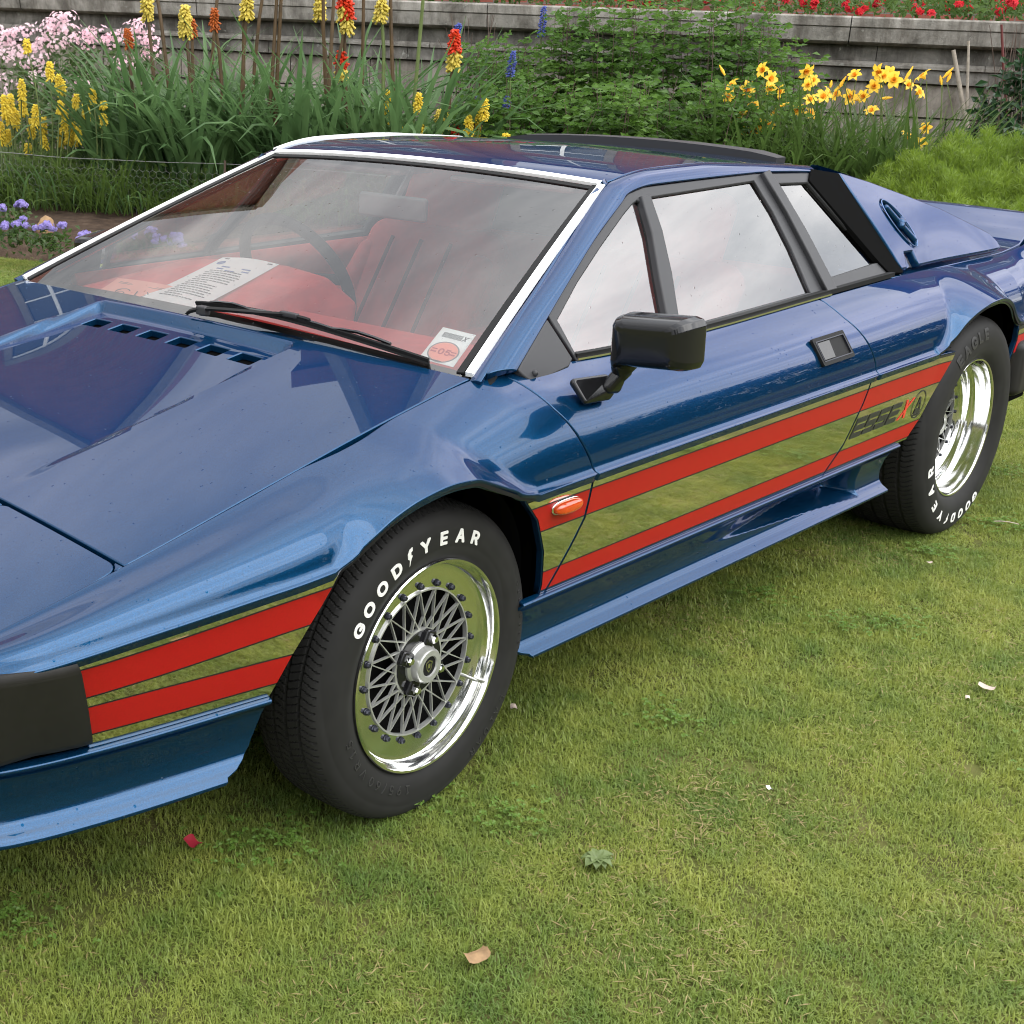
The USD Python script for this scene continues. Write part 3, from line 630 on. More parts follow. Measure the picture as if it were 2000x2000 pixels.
FT = [(.203, -.084), (.222, -.096), (.240, -.1005), (.258, -.1005), (.276, -.097), (.288, -.091), (.297, -.083), (.3025, -.074), (.3065, -.055), (.3080, -.005), (.3065, .040), (.3025, .056), (.29, .072), (.25, .084), (.203, .080)]
RT = [(.203, -.108), (.224, -.124), (.246, -.132), (.270, -.133), (.292, -.129), (.308, -.121), (.319, -.110), (.326, -.098), (.3305, -.07), (.332, 0), (.3305, .07), (.326, .1), (.31, .118), (.26, .13), (.203, .108)]
RIMF = [(.203, -.084), (.2068, -.088), (.2075, -.094), (.2055, -.0965), (.2015, -.0955), (.1985, -.090), (.1965, -.083), (.1945, -.0735), (.1900, -.0680), (.182, -.0660), (.160, -.0645), (.1445, -.0640), (.1425, -.0625), (.1420, -.048), (.1420, .02), (.185, .06), (.203, .085)]
RIMR = [(.203, -.108), (.2068, -.107), (.2075, -.1115), (.2055, -.1145), (.2015, -.1135), (.1985, -.108), (.1965, -.085), (.1945, -.066), (.1900, -.0605), (.1840, -.0585), (.1815, -.054), (.1800, -.045), (.1785, -.034), (.174, -.0290), (.160, -.0265), (.1445, -.0255), (.1425, -.0235), (.1420, -.01), (.1420, .05), (.185, .08), (.203, .108)]

def wrap_text(shape_mesh, r, theta, hf, proud=.0006, s=-1):
    """Bend a flat letter (x right, y up) on to the sidewall, reading clockwise seen from outside."""
    m = shape_mesh.copy(); v = m.vertices; w = (v[:, 0].max() + v[:, 0].min()) / 2; hh = (v[:, 1].max() + v[:, 1].min()) / 2
    rr = r + v[:, 1] - hh; th = theta - (v[:, 0] - w) / r; top_ = v[:, 2] > 1e-6
    h = hf(rr) - np.where(top_, proud, -.0005)
    return trimesh.Trimesh(np.stack([rr * np.cos(th), h, rr * np.sin(th)], -1), m.faces[:, ::-1], process=False)
def fine(m, e=.004):
    v, f = trimesh.remesh.subdivide_to_size(m.vertices, m.faces, e); return trimesh.Trimesh(v, f, process=True)
def fat(m, e, d=.0006):
    '''The letter drawn e metres heavier all round.'''
    t = m.triangles; t = t[np.all(t[:, :, 2] > d * .5, 1)]
    return prism(unary_union([Polygon(q[:, :2]).buffer(1e-5) for q in t]).buffer(e, join_style=2).simplify(1e-4), d)
def squash(m, kx): m = m.copy(); m.apply_scale((kx, 1, 1)); return m
FOOT = prism(Polygon([(.002, -.015), (.006, -.003), (.002, .001), (.004, .010), (.011, .016), (.019, .017), (.017, .011), (.0125, .010), (.012, .004), (.015, .002), (.009, -.004)]), .0006)

def wheel(name, cx, cy, cz, tprof, rimprof, hf_tread, groove, face, rear, detail=True, far=False, label=None):
    W = UsdGeom.Xform.Define(stage, numbered(f'{CAR}/{name}')); W.AddTranslateOp().Set(Gf.Vec3d(cx, cy, cz))
    tag(W.GetPrim(), label); W = str(W.GetPath()); mm = mirrored if far else (lambda m: m)
    tm, hf = tyre_mesh(tprof, groove, 960 if detail else 240, 128 if detail else 0, -cz + .003)
    if far: tm = mirrored(tm)
    put(W, 'tyre', tm, 'rubber', 32)
    put(W, 'rim', mm(lathe(rimprof, 120)), 'polished_alloy', 35)
    # lattice of crossed spokes, hub, nuts and bolts
    n, d = 20, math.radians(18); bars = []
    for k in range(n):
        a = k * d + .05
        for sg in (-1, 1):
            o = np.array([.1435 * math.cos(a), face, .1435 * math.sin(a)]); i_ = np.array([.066 * math.cos(a + sg * d), face + .002, .066 * math.sin(a + sg * d)])
            bars.append(bar(np.array([o, o * .5 + i_ * .5, i_]), np.array([.0017, .0021, .0028]), .006, (0, 1, 0)))
    ring = lambda r0, r1, y0, y1, k=64: lathe([(r0, y1), (r0, y0), (r1, y0), (r1, y1)], k, closed=True)
    bars += [ring(.1405, .1435, face - .004, face + .006), ring(.062, .067, face - .001, face + .006)]
    put(W, 'spoke_lattice', mm(join(*bars)), 'spoke_silver', 20)
    put(W, 'backing_disc', mm(lathe([(.0, face + .03), (.142, face + .03), (.142, face + .06)], 40)), 'void_black')
    arms = [rbox((.055, .020, .030), .006, (0, 0, 0)) for _ in range(4)]
    for k, m in enumerate(arms):
        m.apply_translation((.038, face - .002, 0)); m.apply_transform(trimesh.transformations.rotation_matrix(-math.radians(65 + 90 * k), [0, 1, 0]))
    put(W, 'hub', mm(join(lathe([(.0, face - .004), (.061, face - .003), (.0625, face + .004)], 48), lathe([(.0, face - .022), (.028, face - .022), (.030, face - .010), (.031, face + .01)], 40), *arms)), 'gloss_black', 40)
    put(W, 'hub_cap', mm(lathe([(.019, face - .025), (.0205, face - .029), (.031, face - .029), (.0340, face - .025), (.0355, face - .012), (.041, face - .008), (.042, face + .004)], 40)), 'spoke_silver', 40)
    badge = put(W, 'cap_badge', mm(lathe([(.0, face - .0255), (.0198, face - .0255)], 32)), 'seal_black')
    em = prism(Polygon([(-.009, .008), (0, .012), (.009, .008), (.0065, -.006), (0, -.013), (-.0065, -.006)]).difference(Polygon([(-.0072, .0068), (0, .010), (.0072, .0068), (.0052, -.005), (0, -.0105), (-.0052, -.005)])).union(box(-.003, -.004, .003, .005)), .0006)
    em = trimesh.Trimesh(np.stack([em.vertices[:, 0], face - .0258 - em.vertices[:, 2], em.vertices[:, 1]], 1), em.faces[:, ::-1], process=False)
    put(badge, 'emblem', mm(em), 'mirror_film')
    if not detail: return W
    for k in range(4):
        a = math.radians(65 + 90 * k); c = np.array([.050 * math.cos(a), 0, .050 * math.sin(a)])
        nut = lathe([(.0, -.016), (.006, -.0155), (.0085, -.012), (.0088, .0)], 6).apply_translation(c + [0, face - .008, 0]); put(W, 'wheel_nut', mm(nut), 'chrome', False)
    yb = np.interp(.1505, [.142, .16], [face, face - .0005])
    for k in range(n):
        a = k * d + .05; c = np.array([.1528 * math.cos(a), yb - .0012, .1528 * math.sin(a)])
        b = join(lathe([(.0, -.0075), (.0042, -.0075), (.0050, -.0065), (.0054, .0)], 6), lathe([(.0, -.0018), (.0066, -.0018), (.0072, 0)], 14)); b.apply_translation(c); put(W, 'rim_bolt', mm(b), 'bolt_dark', 30)
    if not rear:
        a = math.radians(-27); put(W, 'valve', mm(tube(np.array([[.172 * math.cos(a), face - .002, .172 * math.sin(a)], [.166 * math.cos(a), face - .02, .166 * math.sin(a)], [.158 * math.cos(a), face - .034, .158 * math.sin(a)]]), [.0032, .0032, .0024], 10)), 'spoke_silver', 40)
    # raised white lettering and black lettering
    def words(chars, r, h, mat, kx=1.0, bold=True, proud=.0008):
        for ch, ang in chars:
            g = FOOT if ch == '~' else squash(fat(letter(ch, h, bold=bold), h * .038) if bold else letter(ch, h, bold=bold), kx)
            put(W, 'tyre_letter', mm(wrap_text(fine(g), r, math.radians(ang), hf, proud)), mat, False)
    if not rear:
        words(list(zip('GOOD~YEAR', (147.5, 138.3, 128.3, 118.2, 109.2, 99.8, 88.2, 77.0, 66.2))), .2515, .0225, 'letter_white', 1.25)
        words(list(zip('195/60VR15', (-104, -110, -116, -121.5, -127, -133, -141, -148, -155, -161))), .238, .017, 'rubber_worn', 1.1, False, .0012)
        words(list(zip('RADIAL', (-58, -52.5, -47, -41, -37, -31))), .262, .016, 'rubber_worn', 1.1, False, .0012)
        words(list(zip('TUBELESS', (22, 18, 14, 10, 6, 2, -2, -6))), .268, .008, 'rubber_worn', 1.1, False, .001)
    else:
        words(list(zip('GOOD~YEAR', (-61, -71, -82.5, -94.5, -105.5, -118, -133, -148, -163))), .270, .026, 'letter_white', 1.25)
        words(list(zip('EAGLE', (127, 118, 108.5, 99.5, 91))), .284, .030, 'rubber_worn', 1.25, True, .0016)
    return W

wheel('front_wheel', 0, -.768, .2994, FT, RIMF, None, (-.075, .075, (-.050, -.020, .010, .036), .2995), -.064, False)
wheel('rear_wheel', 2.44, -.777, .3218, RT, RIMR, None, (-.1, .1, (-.065, -.022, .022, .065), .3235), -.022, True)
wheel('front_wheel', 0, .768, .2994, FT, RIMF, None, (-.075, .075, (-.050, -.020, .010, .036), .2995), -.064, False, detail=False, far=True)
wheel('rear_wheel', 2.44, .777, .3218, RT, RIMR, None, (-.1, .1, (-.065, -.022, .022, .065), .3235), -.022, True, detail=False, far=True)

# ------------------------------------------------------------------ lettering and emblem on the quarter panel
def on_side(m2, off=.0026):
    """A flat shape given in (x, z) laid on the lower side."""
    m = fine(m2, .02); v = m.vertices
    a = side_lower(v[:, 0], v[:, 1]); e = 1e-3; N = unit(np.cross(side_lower(v[:, 0] + e, v[:, 1]) - a, side_lower(v[:, 0], v[:, 1] + e) - a)); N *= -np.sign(N[:, 1])[:, None]
    return trimesh.Trimesh(a + N * (off + v[:, 2])[:, None], m.faces, process=False)
def slanted(poly, x0): return affinity.translate(affinity.affine_transform(poly, [1, .48, 0, 1, 0, 0]), x0, .4375)
H5, w5 = .0515, .062
barz = [(0, .0125), (.0190, .0320), (.0390, H5)]
def glyph(c):
    q = [box(0, a, w5, b) for a, b in barz]
    if c == 'E': q += [box(0, 0, .010, H5)]
    if c == 'S': q += [box(0, .0195, .010, H5), box(w5 - .010, 0, w5, .031)]
    return unary_union(q)
for k, ch in enumerate('ESSE'):
    both('side_letter', on_side(prism(slanted(glyph(ch), 1.628 + k * .0705), .0003)), 'black_line', False, sides=(1, 0))
xs_ = unary_union([Polygon([(0, 0), (.010, 0), (.066, H5), (.054, H5)]), Polygon([(.012, H5), (.024, H5), (.050, 0), (.038, 0)])])
both('side_letter', on_side(prism(slanted(xs_, 1.914), .0003)), 'ink_orange', False, sides=(1, 0))
cir = affinity.translate(affinity.scale(Point(0, 0).buffer(.040, 24), 1.05, 1), 2.043, .462)
ringp = cir.difference(cir.buffer(-.003)).union(affinity.translate(Polygon([(-.022, -.022), (.022, -.022), (.004, .026), (-.002, .026)]).difference(Polygon([(-.012, -.008), (.010, -.008), (.001, .012)])), 2.043, .458)).union(box(2.018, .430, 2.066, .4335))
both('side_emblem', on_side(prism(ringp, .0003)), 'black_line', False, sides=(1, 0))

# ------------------------------------------------------------------ door furniture, mirrors, indicator, wiper
def side_pt(x, z, off=0.0):
    p = side_upper(np.array([x]), np.array([v_at(x, z)]))[0]; e = 1e-3
    a = side_upper(np.array([x + e]), np.array([v_at(x, z)]))[0] - p; b = side_upper(np.array([x]), np.array([v_at(x, z) + 2e-3]))[0] - p
    n = unit(np.cross(a, b)); n = n * (-1 if n[1] > 0 else 1); return p + n * off, n
hc, hn = side_pt(1.478, .693); hx = np.array([1.0, 0, 0]); hy = unit(np.cross(hx, hn)); hy = hy if hy[2] > 0 else -hy
def plate(poly, d, off):
    m = prism(poly, d); v = m.vertices; return trimesh.Trimesh(hc + hx * v[:, :1] + hy * v[:, 1:2] + hn * (v[:, 2:] + off), m.faces if np.dot(np.cross(hx, hy), hn) > 0 else m.faces[:, ::-1], process=False)
ho = affinity.scale(Polygon([(-.092, -.040), (.094, -.038), (.080, .041), (-.106, .039)]), .9, .9, origin=(0, 0)).buffer(-.006).buffer(.006)
hi = ho.buffer(-.010)
H = put(CAR, 'door_handle', plate(ho.difference(hi), .007, -.001), 'seal_black', 30)
put(H, 'bezel', plate(hi.buffer(.0008).difference(hi.buffer(-.0012)), .004, .003), 'bolt_dark', 30)
put(H, 'cup', plate(hi, .002, .0005), 'seal_black'); put(H, 'lever', plate(hi.intersection(box(-.2, -.1, -.012, .1)).buffer(-.004), .006, .001), 'gloss_black')
put(CAR, 'door_handle', mirrored(join(plate(ho.difference(hi), .007, -.001), plate(hi, .002, .0005))), 'gloss_black', 30)

def mirror_shape():
    """Mirror cowl: flat glass side facing back, bowed shell facing forward, on a foot."""
    ring_ = [(-.868, .880), (-.874, .892), (-.890, .898), (-1.030, .9085), (-1.046, .905), (-1.053, .893), (-1.056, .826), (-1.050, .812), (-1.036, .8065), (-.915, .796), (-.893, .792), (-.875, .786), (-.871, .80)]
    ring_ = affinity.scale(Polygon(ring_).buffer(-.006).buffer(.006), .95, 1, origin=(-.868, 0))
    pts = np.array(shapely.geometry.polygon.orient(ring_).segmentize(.006).exterior.coords)[:-1]; c = np.array(ring_.centroid.coords[0])
    prof = [(.545, .97), (.5445, .985), (.542, .995), (.538, 1.0)] + [(float(x), float(k)) for x, k in zip(.538 - .070 * np.sin(np.linspace(.04, 1, 26) * np.pi / 2), np.cos(np.linspace(.04, .985, 26) * np.pi / 2) ** .27)]
    V = []
    for xx, k in prof: V += [(xx, *(c + (p - c) * k)) for p in pts]
    n = len(pts); F = []
    for i in range(len(prof) - 1):
        for j in range(n):
            a, b = i * n + j, i * n + (j + 1) % n; F += [(a, b, b + n), (a, b + n, a + n)]
    V += [(.545, *c), (.4678, *c)]; F += [(len(V) - 2, (j + 1) % n, j) for j in range(n)] + [(len(V) - 1, (len(prof) - 1) * n + j, (len(prof) - 1) * n + (j + 1) % n) for j in range(n)]
    return trimesh.Trimesh(np.array(V), np.array(F), process=False), pts, c
def _fold():
    m = trimesh.transformations.rotation_matrix(math.radians(-72), [0, 0, 1], [.50, .872, 0]); m = trimesh.transformations.scale_matrix(.8, [.50, .86, .76]) @ m; m[1, 3] -= .05; m[2, 3] -= .012; return m
ms, mp, mc = mirror_shape()
stalk = join(hull_spheres([(.505, -.893, .815), (.515, -.892, .792), (.53, -.897, .80)], [.022, .02, .018]), hull_spheres([(.508, -.889, .792), (.515, -.887, .776), (.525, -.89, .782)], [.018, .016, .015]), hull_spheres([(.512, -.887, .778), (.495, -.874, .752), (.52, -.874, .748)], [.015, .014, .014]),
             hull_spheres([(.425, -.842, .764), (.43, -.866, .733), (.505, -.868, .731), (.525, -.855, .745), (.50, -.862, .764), (.515, -.870, .748)], [.009, .007, .009, .010, .010, .012]))
_far = mirrored(ms); _far.apply_transform(_fold()); Mi = [put(CAR, 'door_mirror', ms, 'gloss_black', 75), put(CAR, 'door_mirror', _far, 'gloss_black', 75, 'folded door mirror on the far side')]
for k, s in enumerate((1, -1)):
    st = stalk if s == 1 else mirrored(stalk).apply_translation((0, -.05, -.02)); put(Mi[k], 'stalk', st, 'gloss_black', 50)
    gl = trimesh.Trimesh(np.array([(.5455, *(mc + (p - mc) * .92)) for p in mp] + [(.5455, *mc)]) * [1, s, 1], [(len(mp), (j + 1) % len(mp), j) for j in range(len(mp))], process=False)
    if s < 0: gl.apply_transform(_fold())
    put(Mi[k], 'mirror_glass', gl, 'chrome')

ip, inn = side_lower(np.array([.337]), np.array([.549]))[0], None
ind = trimesh.creation.icosphere(4, 1.0); v = ind.vertices; v = np.sign(v) * np.abs(v) ** [.75, .8, .8]; ind = trimesh.Trimesh(v * [.044, .015, .0135] + ip + [0, -.008, 0], ind.faces, process=False)
both('side_indicator', ind, 'amber_lens', 60)
both('indicator_base', trimesh.Trimesh(v * [.0465, .006, .0155] + ip + [0, -.003, 0], ind.faces, process=False), 'chrome', 60)
both('indicator_bulb', trimesh.creation.icosphere(2, .005).apply_translation(ip + [-.018, -.012, -.002]), 'bulb', 60)

wp = lambda u, v, o: wscr(np.array([u]), np.array([v]), o)[0]
blade = np.array([wp(u, v, o) for u, v, o in ((.035, .006, .014), (-.10, .020, .016), (-.28, .024, .018), (-.45, .020, .018), (-.62, .013, .016), (-.80, .006, .012), (-.875, .003, .010))])
Wb = put(CAR, 'wiper', bar(P(np.linspace(0, 1, 7), blade)(np.linspace(0, 1, 40)), .005, .008, wn), 'seal_black', 30)
put(Wb, 'blade', bar(P(np.linspace(0, 1, 7), blade - wn * .007)(np.linspace(0, 1, 40)), .003, .008, wn), 'black_line')
arm = np.array([wp(.02, -.045, .012), wp(-.06, -.030, .026), wp(-.25, .002, .026), wp(-.36, .020, .027), wp(-.44, .022, .025)])
put(Wb, 'arm', bar(P(np.linspace(0, 1, 5), arm)(np.linspace(0, 1, 30)), np.linspace(.011, .006, 30), np.linspace(.007, .004, 30), wn), 'seal_black')
put(Wb, 'bridge', join(*[bar(np.array([wp(u - w, .017, .017), wp(u - w * .5, .020, .021), wp(u, .022, .023), wp(u + w * .5, .020, .021), wp(u + w, .017, .017)]), .005, .005, wn) for u, w in ((-.36, .22), (-.12, .10), (-.62, .12))]), 'gloss_black')
put(Wb, 'clip', rbox((.014, .05, .010), .003, wp(-.36, .022, .027)), 'frame_black'); put(Wb, 'pivot', rbox((.02, .03, .02), .004, wp(-.04, -.03, .02)), 'frame_black')
put(CAR, 'scuttle', bar(wscr(tu, np.full(41, -.022), -.006), .055, .005, wn), 'seal_black')

# licence card in the corner of the windscreen
def on_glass(m2, u0, v0, du, dv, off=-.004):
    v = m2.vertices; u, w = u0 + v[:, 0] * du, v0 + v[:, 1] * dv; p = wscr(u, w, off); return trimesh.Trimesh(p + wn * v[:, 2:], m2.faces, process=False)
CW, CH = .080, .112      # card in metres
gu, gv = 1 / .69, 1 / .768
def card(poly, d, off, x0=-.825, y0=.022): return on_glass(prism(poly, d), x0, y0, -gu, gv, off)
C_ = put(WS, 'licence_card', card(box(0, 0, CW, CH), .0004, -.004), 'paper_white')
put(C_, 'disc', card(Point(.040, .036).buffer(.031), .0003, -.0034), 'paper_pink'); put(C_, 'disc_border', card(Point(.040, .036).buffer(.034).difference(Point(.040, .036).buffer(.031)), .0003, -.0034), 'grey_trim')
t05 = letter('05', .017); t05.apply_translation((.027, .0275, 0)); put(C_, 'disc_number', on_glass(t05, -.825, .022, -gu, gv, -.0028), 'ink_red')
put(C_, 'disc_band', card(unary_union([box(.012, .030, .025, .034), box(.055, .030, .068, .034), box(.012, .039, .024, .042), box(.056, .039, .068, .042)]), .0003, -.0028), 'ink_red')
mini = unary_union([affinity.translate(affinity.scale(unary_union([glyph(c).difference(glyph(c).buffer(-.0035))]), .17, .30, origin=(0, 0)), .012 + k * .0118, .082) for k, c in enumerate('ESSE')] + [affinity.translate(affinity.scale(xs_, .2, .30, origin=(0, 0)), .0592, .082)])
put(C_, 'card_lettering', card(mini, .0003, -.0034), 'ink_black'); put(C_, 'card_line', card(box(.016, .004, .05, .0065), .0003, -.0028), 'ink_black')

# ------------------------------------------------------------------ cabin
dash = hull_spheres([(.32, -.60, .735), (.32, .60, .735), (.60, -.66, .735), (.60, .66, .735), (.70, -.62, .66), (.70, .62, .66)], .018); put(CAR, 'dashboard', dash, 'leather_red', 40)
pod = hull_spheres([(.32, .62, .735), (.31, .10, .735), (.70, .60, .778), (.69, .44, .800), (.70, .22, .808), (.71, .10, .795), (.76, .60, .74), (.77, .07, .74), (.74, .06, .66), (.76, .62, .66)], .026, 24); put(CAR, 'instrument_pod', pod, 'leather_red', 50)
sa = np.linspace(0, 2 * np.pi, 49); swc, swn, swu = np.array([.90, .37, .765]), unit(np.array([.88, 0, .47])), unit(np.array([-.47, 0, .88]))
sw = np.stack([swc + .185 * (np.cos(t) * np.array([0, 1, 0]) + np.sin(t) * swu) for t in sa]); SW = put(CAR, 'steering_wheel', tube(sw, .016, 10, False), 'seal_black', 60)
put(SW, 'spoke', join(*[bar(np.array([swc, swc + .18 * (math.cos(t) * np.array([0, 1, 0]) + math.sin(t) * swu)]), .03, .008, swn) for t in (0.1, math.pi - .1, -1.57)]), 'seal_black')
def seat(y0):
    S_ = put(CAR, 'seat', join(hull_spheres([(.85, y0 - .2, .40), (.85, y0 + .2, .40), (1.30, y0 - .2, .36), (1.30, y0 + .2, .36), (1.30, y0 - .2, .30), (.85, y0 + .2, .30)], .05), hull_spheres([(1.25, y0 - .19, .40), (1.25, y0 + .19, .40), (1.50, y0 - .19, .80), (1.50, y0 + .19, .80), (1.56, y0, .80)], .06)), 'leather_red', 50)
    put(S_, 'seam', join(*[tube(np.array([(1.19 + .25 * t - .012, y0 + dx, .44 + .38 * t) for t in (0, .25, .5, .75, 1)]), .006, 6) for dx in (-.11, 0, .11)]), 'leather_seam', 60, kind='stuff')
    put(S_, 'headrest', hull_spheres([(1.53, y0 - .12, .86), (1.53, y0 + .12, .86), (1.58, y0 - .12, .98), (1.58, y0 + .12, .98)], .045), 'leather_red', 50)
    put(S_, 'side_bolster', join(*[hull_spheres([(1.20, y0 + s * .22, .44), (1.44, y0 + s * .21, .76)], [.05, .04]) for s in (-1, 1)]), 'leather_red', 50)
seat(.37); seat(-.37)
put(CAR, 'centre_console', rbox((1.2, .26, .34), .04, (1.15, 0, .44)), 'leather_red', 40)
both('door_card', panel(lambda x, z: np.stack([x, -(.735 + .02 * np.sin(z * 40)), z], -1), box(.42, .34, 1.62, .778), .2, .03, .003, .02, lambda P_: np.array([[0, 1.0, 0]])), 'leather_red')
both('inner_pillar', panel(lambda u, v: rail(u, v) - [0, -.022, .022], box(.02, .05, .98, .98), .05, .3, 0, 0, lambda P_: np.array([[0, 1.0, -.5]])), 'leather_red')
put(CAR, 'bulkhead', rbox((.05, 1.36, .52), .02, (1.80, 0, .56)), 'leather_red')
put(CAR, 'rear_shelf', rbox((.20, 1.30, .04), .015, (1.90, 0, .82)), 'carpet_dark')
put(CAR, 'rear_screen', panel(lambda y, z: np.stack([1.84 + 0 * y, y, z], -1), box(-.55, .84, .55, 1.04), .3, .3, 0, 0, lambda P_: np.array([[-1.0, 0, 0]])), 'gloss_black')
put(CAR, 'headlining', panel(lambda x, y: roof(x, y) - [0, 0, .024], roofp.buffer(-.01), .2, .2, 0, 0, lambda P_: np.array([[0, 0, -1.0]])), 'headlining')
rm = put(CAR, 'rear_view_mirror', rbox((.018, .22, .06), .008, (.90, .04, .985)), 'grey_trim'); put(rm, 'bracket', bar(np.array([[.91, .04, 1.0], [.945, .02, 1.075]]), .012, .012), 'grey_trim')
both('sun_visor', rbox((.14, .36, .014), .006, (1.04, -.26, 1.062)), 'headlining', 40)

# the two sheets on the dashboard
def sheet(name, quad, sag, mat, label, cat):
    q = np.array(quad, float); n = 14; g = np.linspace(0, 1, n); A, B = np.meshgrid(g, g, indexing='ij')
    S = lambda a, b: ((1 - a) * (1 - b))[..., None] * q[0] + (a * (1 - b))[..., None] * q[1] + (a * b)[..., None] * q[2] + ((1 - a) * b)[..., None] * q[3] + (sag * (np.sin(np.pi * a) - .4 * np.sin(np.pi * b)))[..., None] * np.array([0, 0, 1.0])
    T_ = thing(name, label, cat); put(T_, 'sheet', panel(lambda a, b: S(np.asarray(a), np.asarray(b)), box(0, 0, 1, 1), .07, .07, 0, 0, up), mat); return T_, S
def print_on(T_, S, nm, polys, mat, off=.0012):
    m = prism(unary_union(polys), .0002); v = m.vertices; put(T_, nm, trimesh.Trimesh(S(v[:, 0], v[:, 1]) + np.array([0, 0, off]) + v[:, 2:] * [0, 0, 1.0], m.faces, process=False), mat)
rng = np.random.default_rng(5)
wq = [(.300, .345, .774), (.300, .145, .772), (.696, .237, .836), (.650, .399, .839)]
T1, S1 = sheet('paper_sheet', wq, .006, 'paper_white', 'white printed sheet with a dark heading lying on the red dashboard', 'paper')
lines = []
for k in range(15):
    y = .70 - k * .038; x = .18 + .05 * rng.random(); x1 = .86 - .1 * rng.random() - (.25 if k in (6, 13) else 0)
    while x < x1:
        w = .03 + .05 * rng.random(); lines.append(box(x, y, min(x + w, x1), y + .011)); x += w + .015
print_on(T1, S1, 'text_line', lines, 'ink_black'); print_on(T1, S1, 'heading', [box(.3, .785, .80, .805), box(.27, .745, .83, .763), box(.46, .715, .62, .73)], 'ink_blue')
print_on(T1, S1, 'banner', [box(.10, .955, .93, .972)], 'ink_black'); print_on(T1, S1, 'crest', [affinity.scale(Point(.17, .87).buffer(.065), 1, .55)], 'ink_blue')
pq = [(.275, .47, .775), (.31, .29, .768), (.425, .31, .795), (.392, .515, .797)]
T2, S2 = sheet('card_sheet', pq, .003, 'paper_pink', 'orange pink paper sheet with black handwriting on the dashboard beside the white sheet', 'paper')
a = np.linspace(0, 2 * np.pi, 30)
print_on(T2, S2, 'handwriting', [LineString(np.stack([.36 + .10 * np.cos(a * .8 + .5), .34 + .15 * np.sin(a * .8 + .5)], 1)).buffer(.009), LineString(np.stack([.36 + .05 * np.cos(a), .26 + .06 * np.sin(a)], 1)).buffer(.008), LineString([(.56, .45), (.60, .25), (.70, .22), (.76, .40), (.70, .50)]).buffer(.009)], 'ink_black')
print_on(T2, S2, 'printed_line', [box(.12, .80, .9, .812), box(.12, .74, .82, .752)], 'ink_black')

# ------------------------------------------------------------------ the garden: materials
def leaf(name, stops, trans=0.35, rough=0.45, spec=0.35):
    """Leaf colour varies from leaf to leaf and in soft patches; light comes through."""
    usdkit.material(stage, L + name, {
        'g': ('geometry', {}), 'n': ('noise_texture', {'scale': 2.2, 'detail': 3.0}), 'a': ('math', {'math_type': 'multiply_add', 'value2': 0.75, 'value3': 0.0}), 'b': ('math', {'math_type': 'multiply_add', 'value2': 0.55, 'value3': -0.15}), 's': ('math', {'math_type': 'add', 'use_clamp': True}),
        'r': ('rgb_ramp', {'ramp': stops}), 'p': ('principled_bsdf', {'roughness': rough, 'specular_ior_level': spec}), 't': ('translucent_bsdf', {}), 'm': ('mix_closure', {'fac': trans})},
        [('g.random_per_island', 'a.value1'), ('g.position', 'n.vector'), ('n.fac', 'b.value1'), ('a.value', 's.value1'), ('b.value', 's.value2'), ('s.value', 'r.fac'), ('r.color', 'p.base_color'), ('r.color', 't.color'), ('p.BSDF', 'm.closure1'), ('t.BSDF', 'm.closure2')], surface='m.closure')
leaf('poker_leaf', [(0, (.045, .095, .032)), (.35, (.13, .22, .08)), (.70, (.30, .38, .19)), (1, (.58, .60, .40))])
leaf('weed_leaf', [(0, (.045, .08, .016)), (.5, (.14, .21, .045)), (1, (.36, .40, .17))])
leaf('shrub_leaf', [(0, (.035, .085, .014)), (.35, (.12, .22, .032)), (.70, (.26, .36, .05)), (1, (.42, .47, .10))])
leaf('phlox_leaf', [(0, (.03, .06, .014)), (.6, (.085, .13, .03)), (1, (.19, .22, .07))])
leaf('lily_leaf', [(0, (.035, .065, .015)), (.5, (.085, .14, .03)), (1, (.18, .24, .07))])
leaf('feather_leaf', [(0, (.09, .15, .014)), (.5, (.23, .31, .035)), (1, (.42, .46, .09))])
leaf('glossy_leaf', [(0, (.012, .035, .012)), (.6, (.030, .075, .022)), (1, (.07, .13, .04))], .2, .3, .5)
leaf('bedding_leaf', [(0, (.05, .10, .02)), (.5, (.16, .24, .07)), (1, (.55, .60, .42))])
leaf('tree_leaf', [(0, (.010, .026, .008)), (.6, (.028, .060, .016)), (1, (.06, .10, .03))], .25)
leaf('yellow_petal', [(0, (.74, .57, .05)), (.6, (.84, .72, .12)), (1, (.88, .80, .30))], .35, .5)
leaf('lily_petal', [(0, (.86, .55, .05)), (.5, (.90, .68, .09)), (1, (.92, .78, .22))], .4, .5)
leaf('lily_throat', [(0, (.70, .27, .02)), (1, (.82, .46, .04))], .3, .5)
leaf('red_floret', [(0, (.55, .035, .010)), (.6, (.72, .07, .015)), (1, (.80, .16, .03))], .3, .5)
leaf('pale_floret', [(0, (.62, .50, .08)), (.6, (.76, .66, .20)), (1, (.82, .76, .40))], .35, .5)
leaf('faded_floret', [(0, (.42, .09, .015)), (1, (.55, .20, .03))], .3, .6)
leaf('pink_petal', [(0, (.74, .42, .50)), (.25, (.84, .70, .74)), (1, (.90, .87, .87))], .4, .6)
leaf('bed_petal', [(0, (.55, .015, .02)), (.32, (.70, .05, .08)), (.52, (.80, .26, .40)), (1, (.88, .66, .70))], .35, .6)
leaf('mauve_petal', [(0, (.27, .22, .50)), (.6, (.42, .36, .68)), (1, (.62, .57, .80))], .4, .6)
leaf('blue_petal', [(0, (.09, .12, .40)), (1, (.24, .28, .62))], .4, .6)
simple('stalk_brown', (.060, .034, .011), .55, vary=.4, scale=12)
simple('stalk_green', (.085, .115, .030), .55, vary=.3, scale=12)
simple('twig', (.085, .055, .040), .8, vary=.3, scale=20)
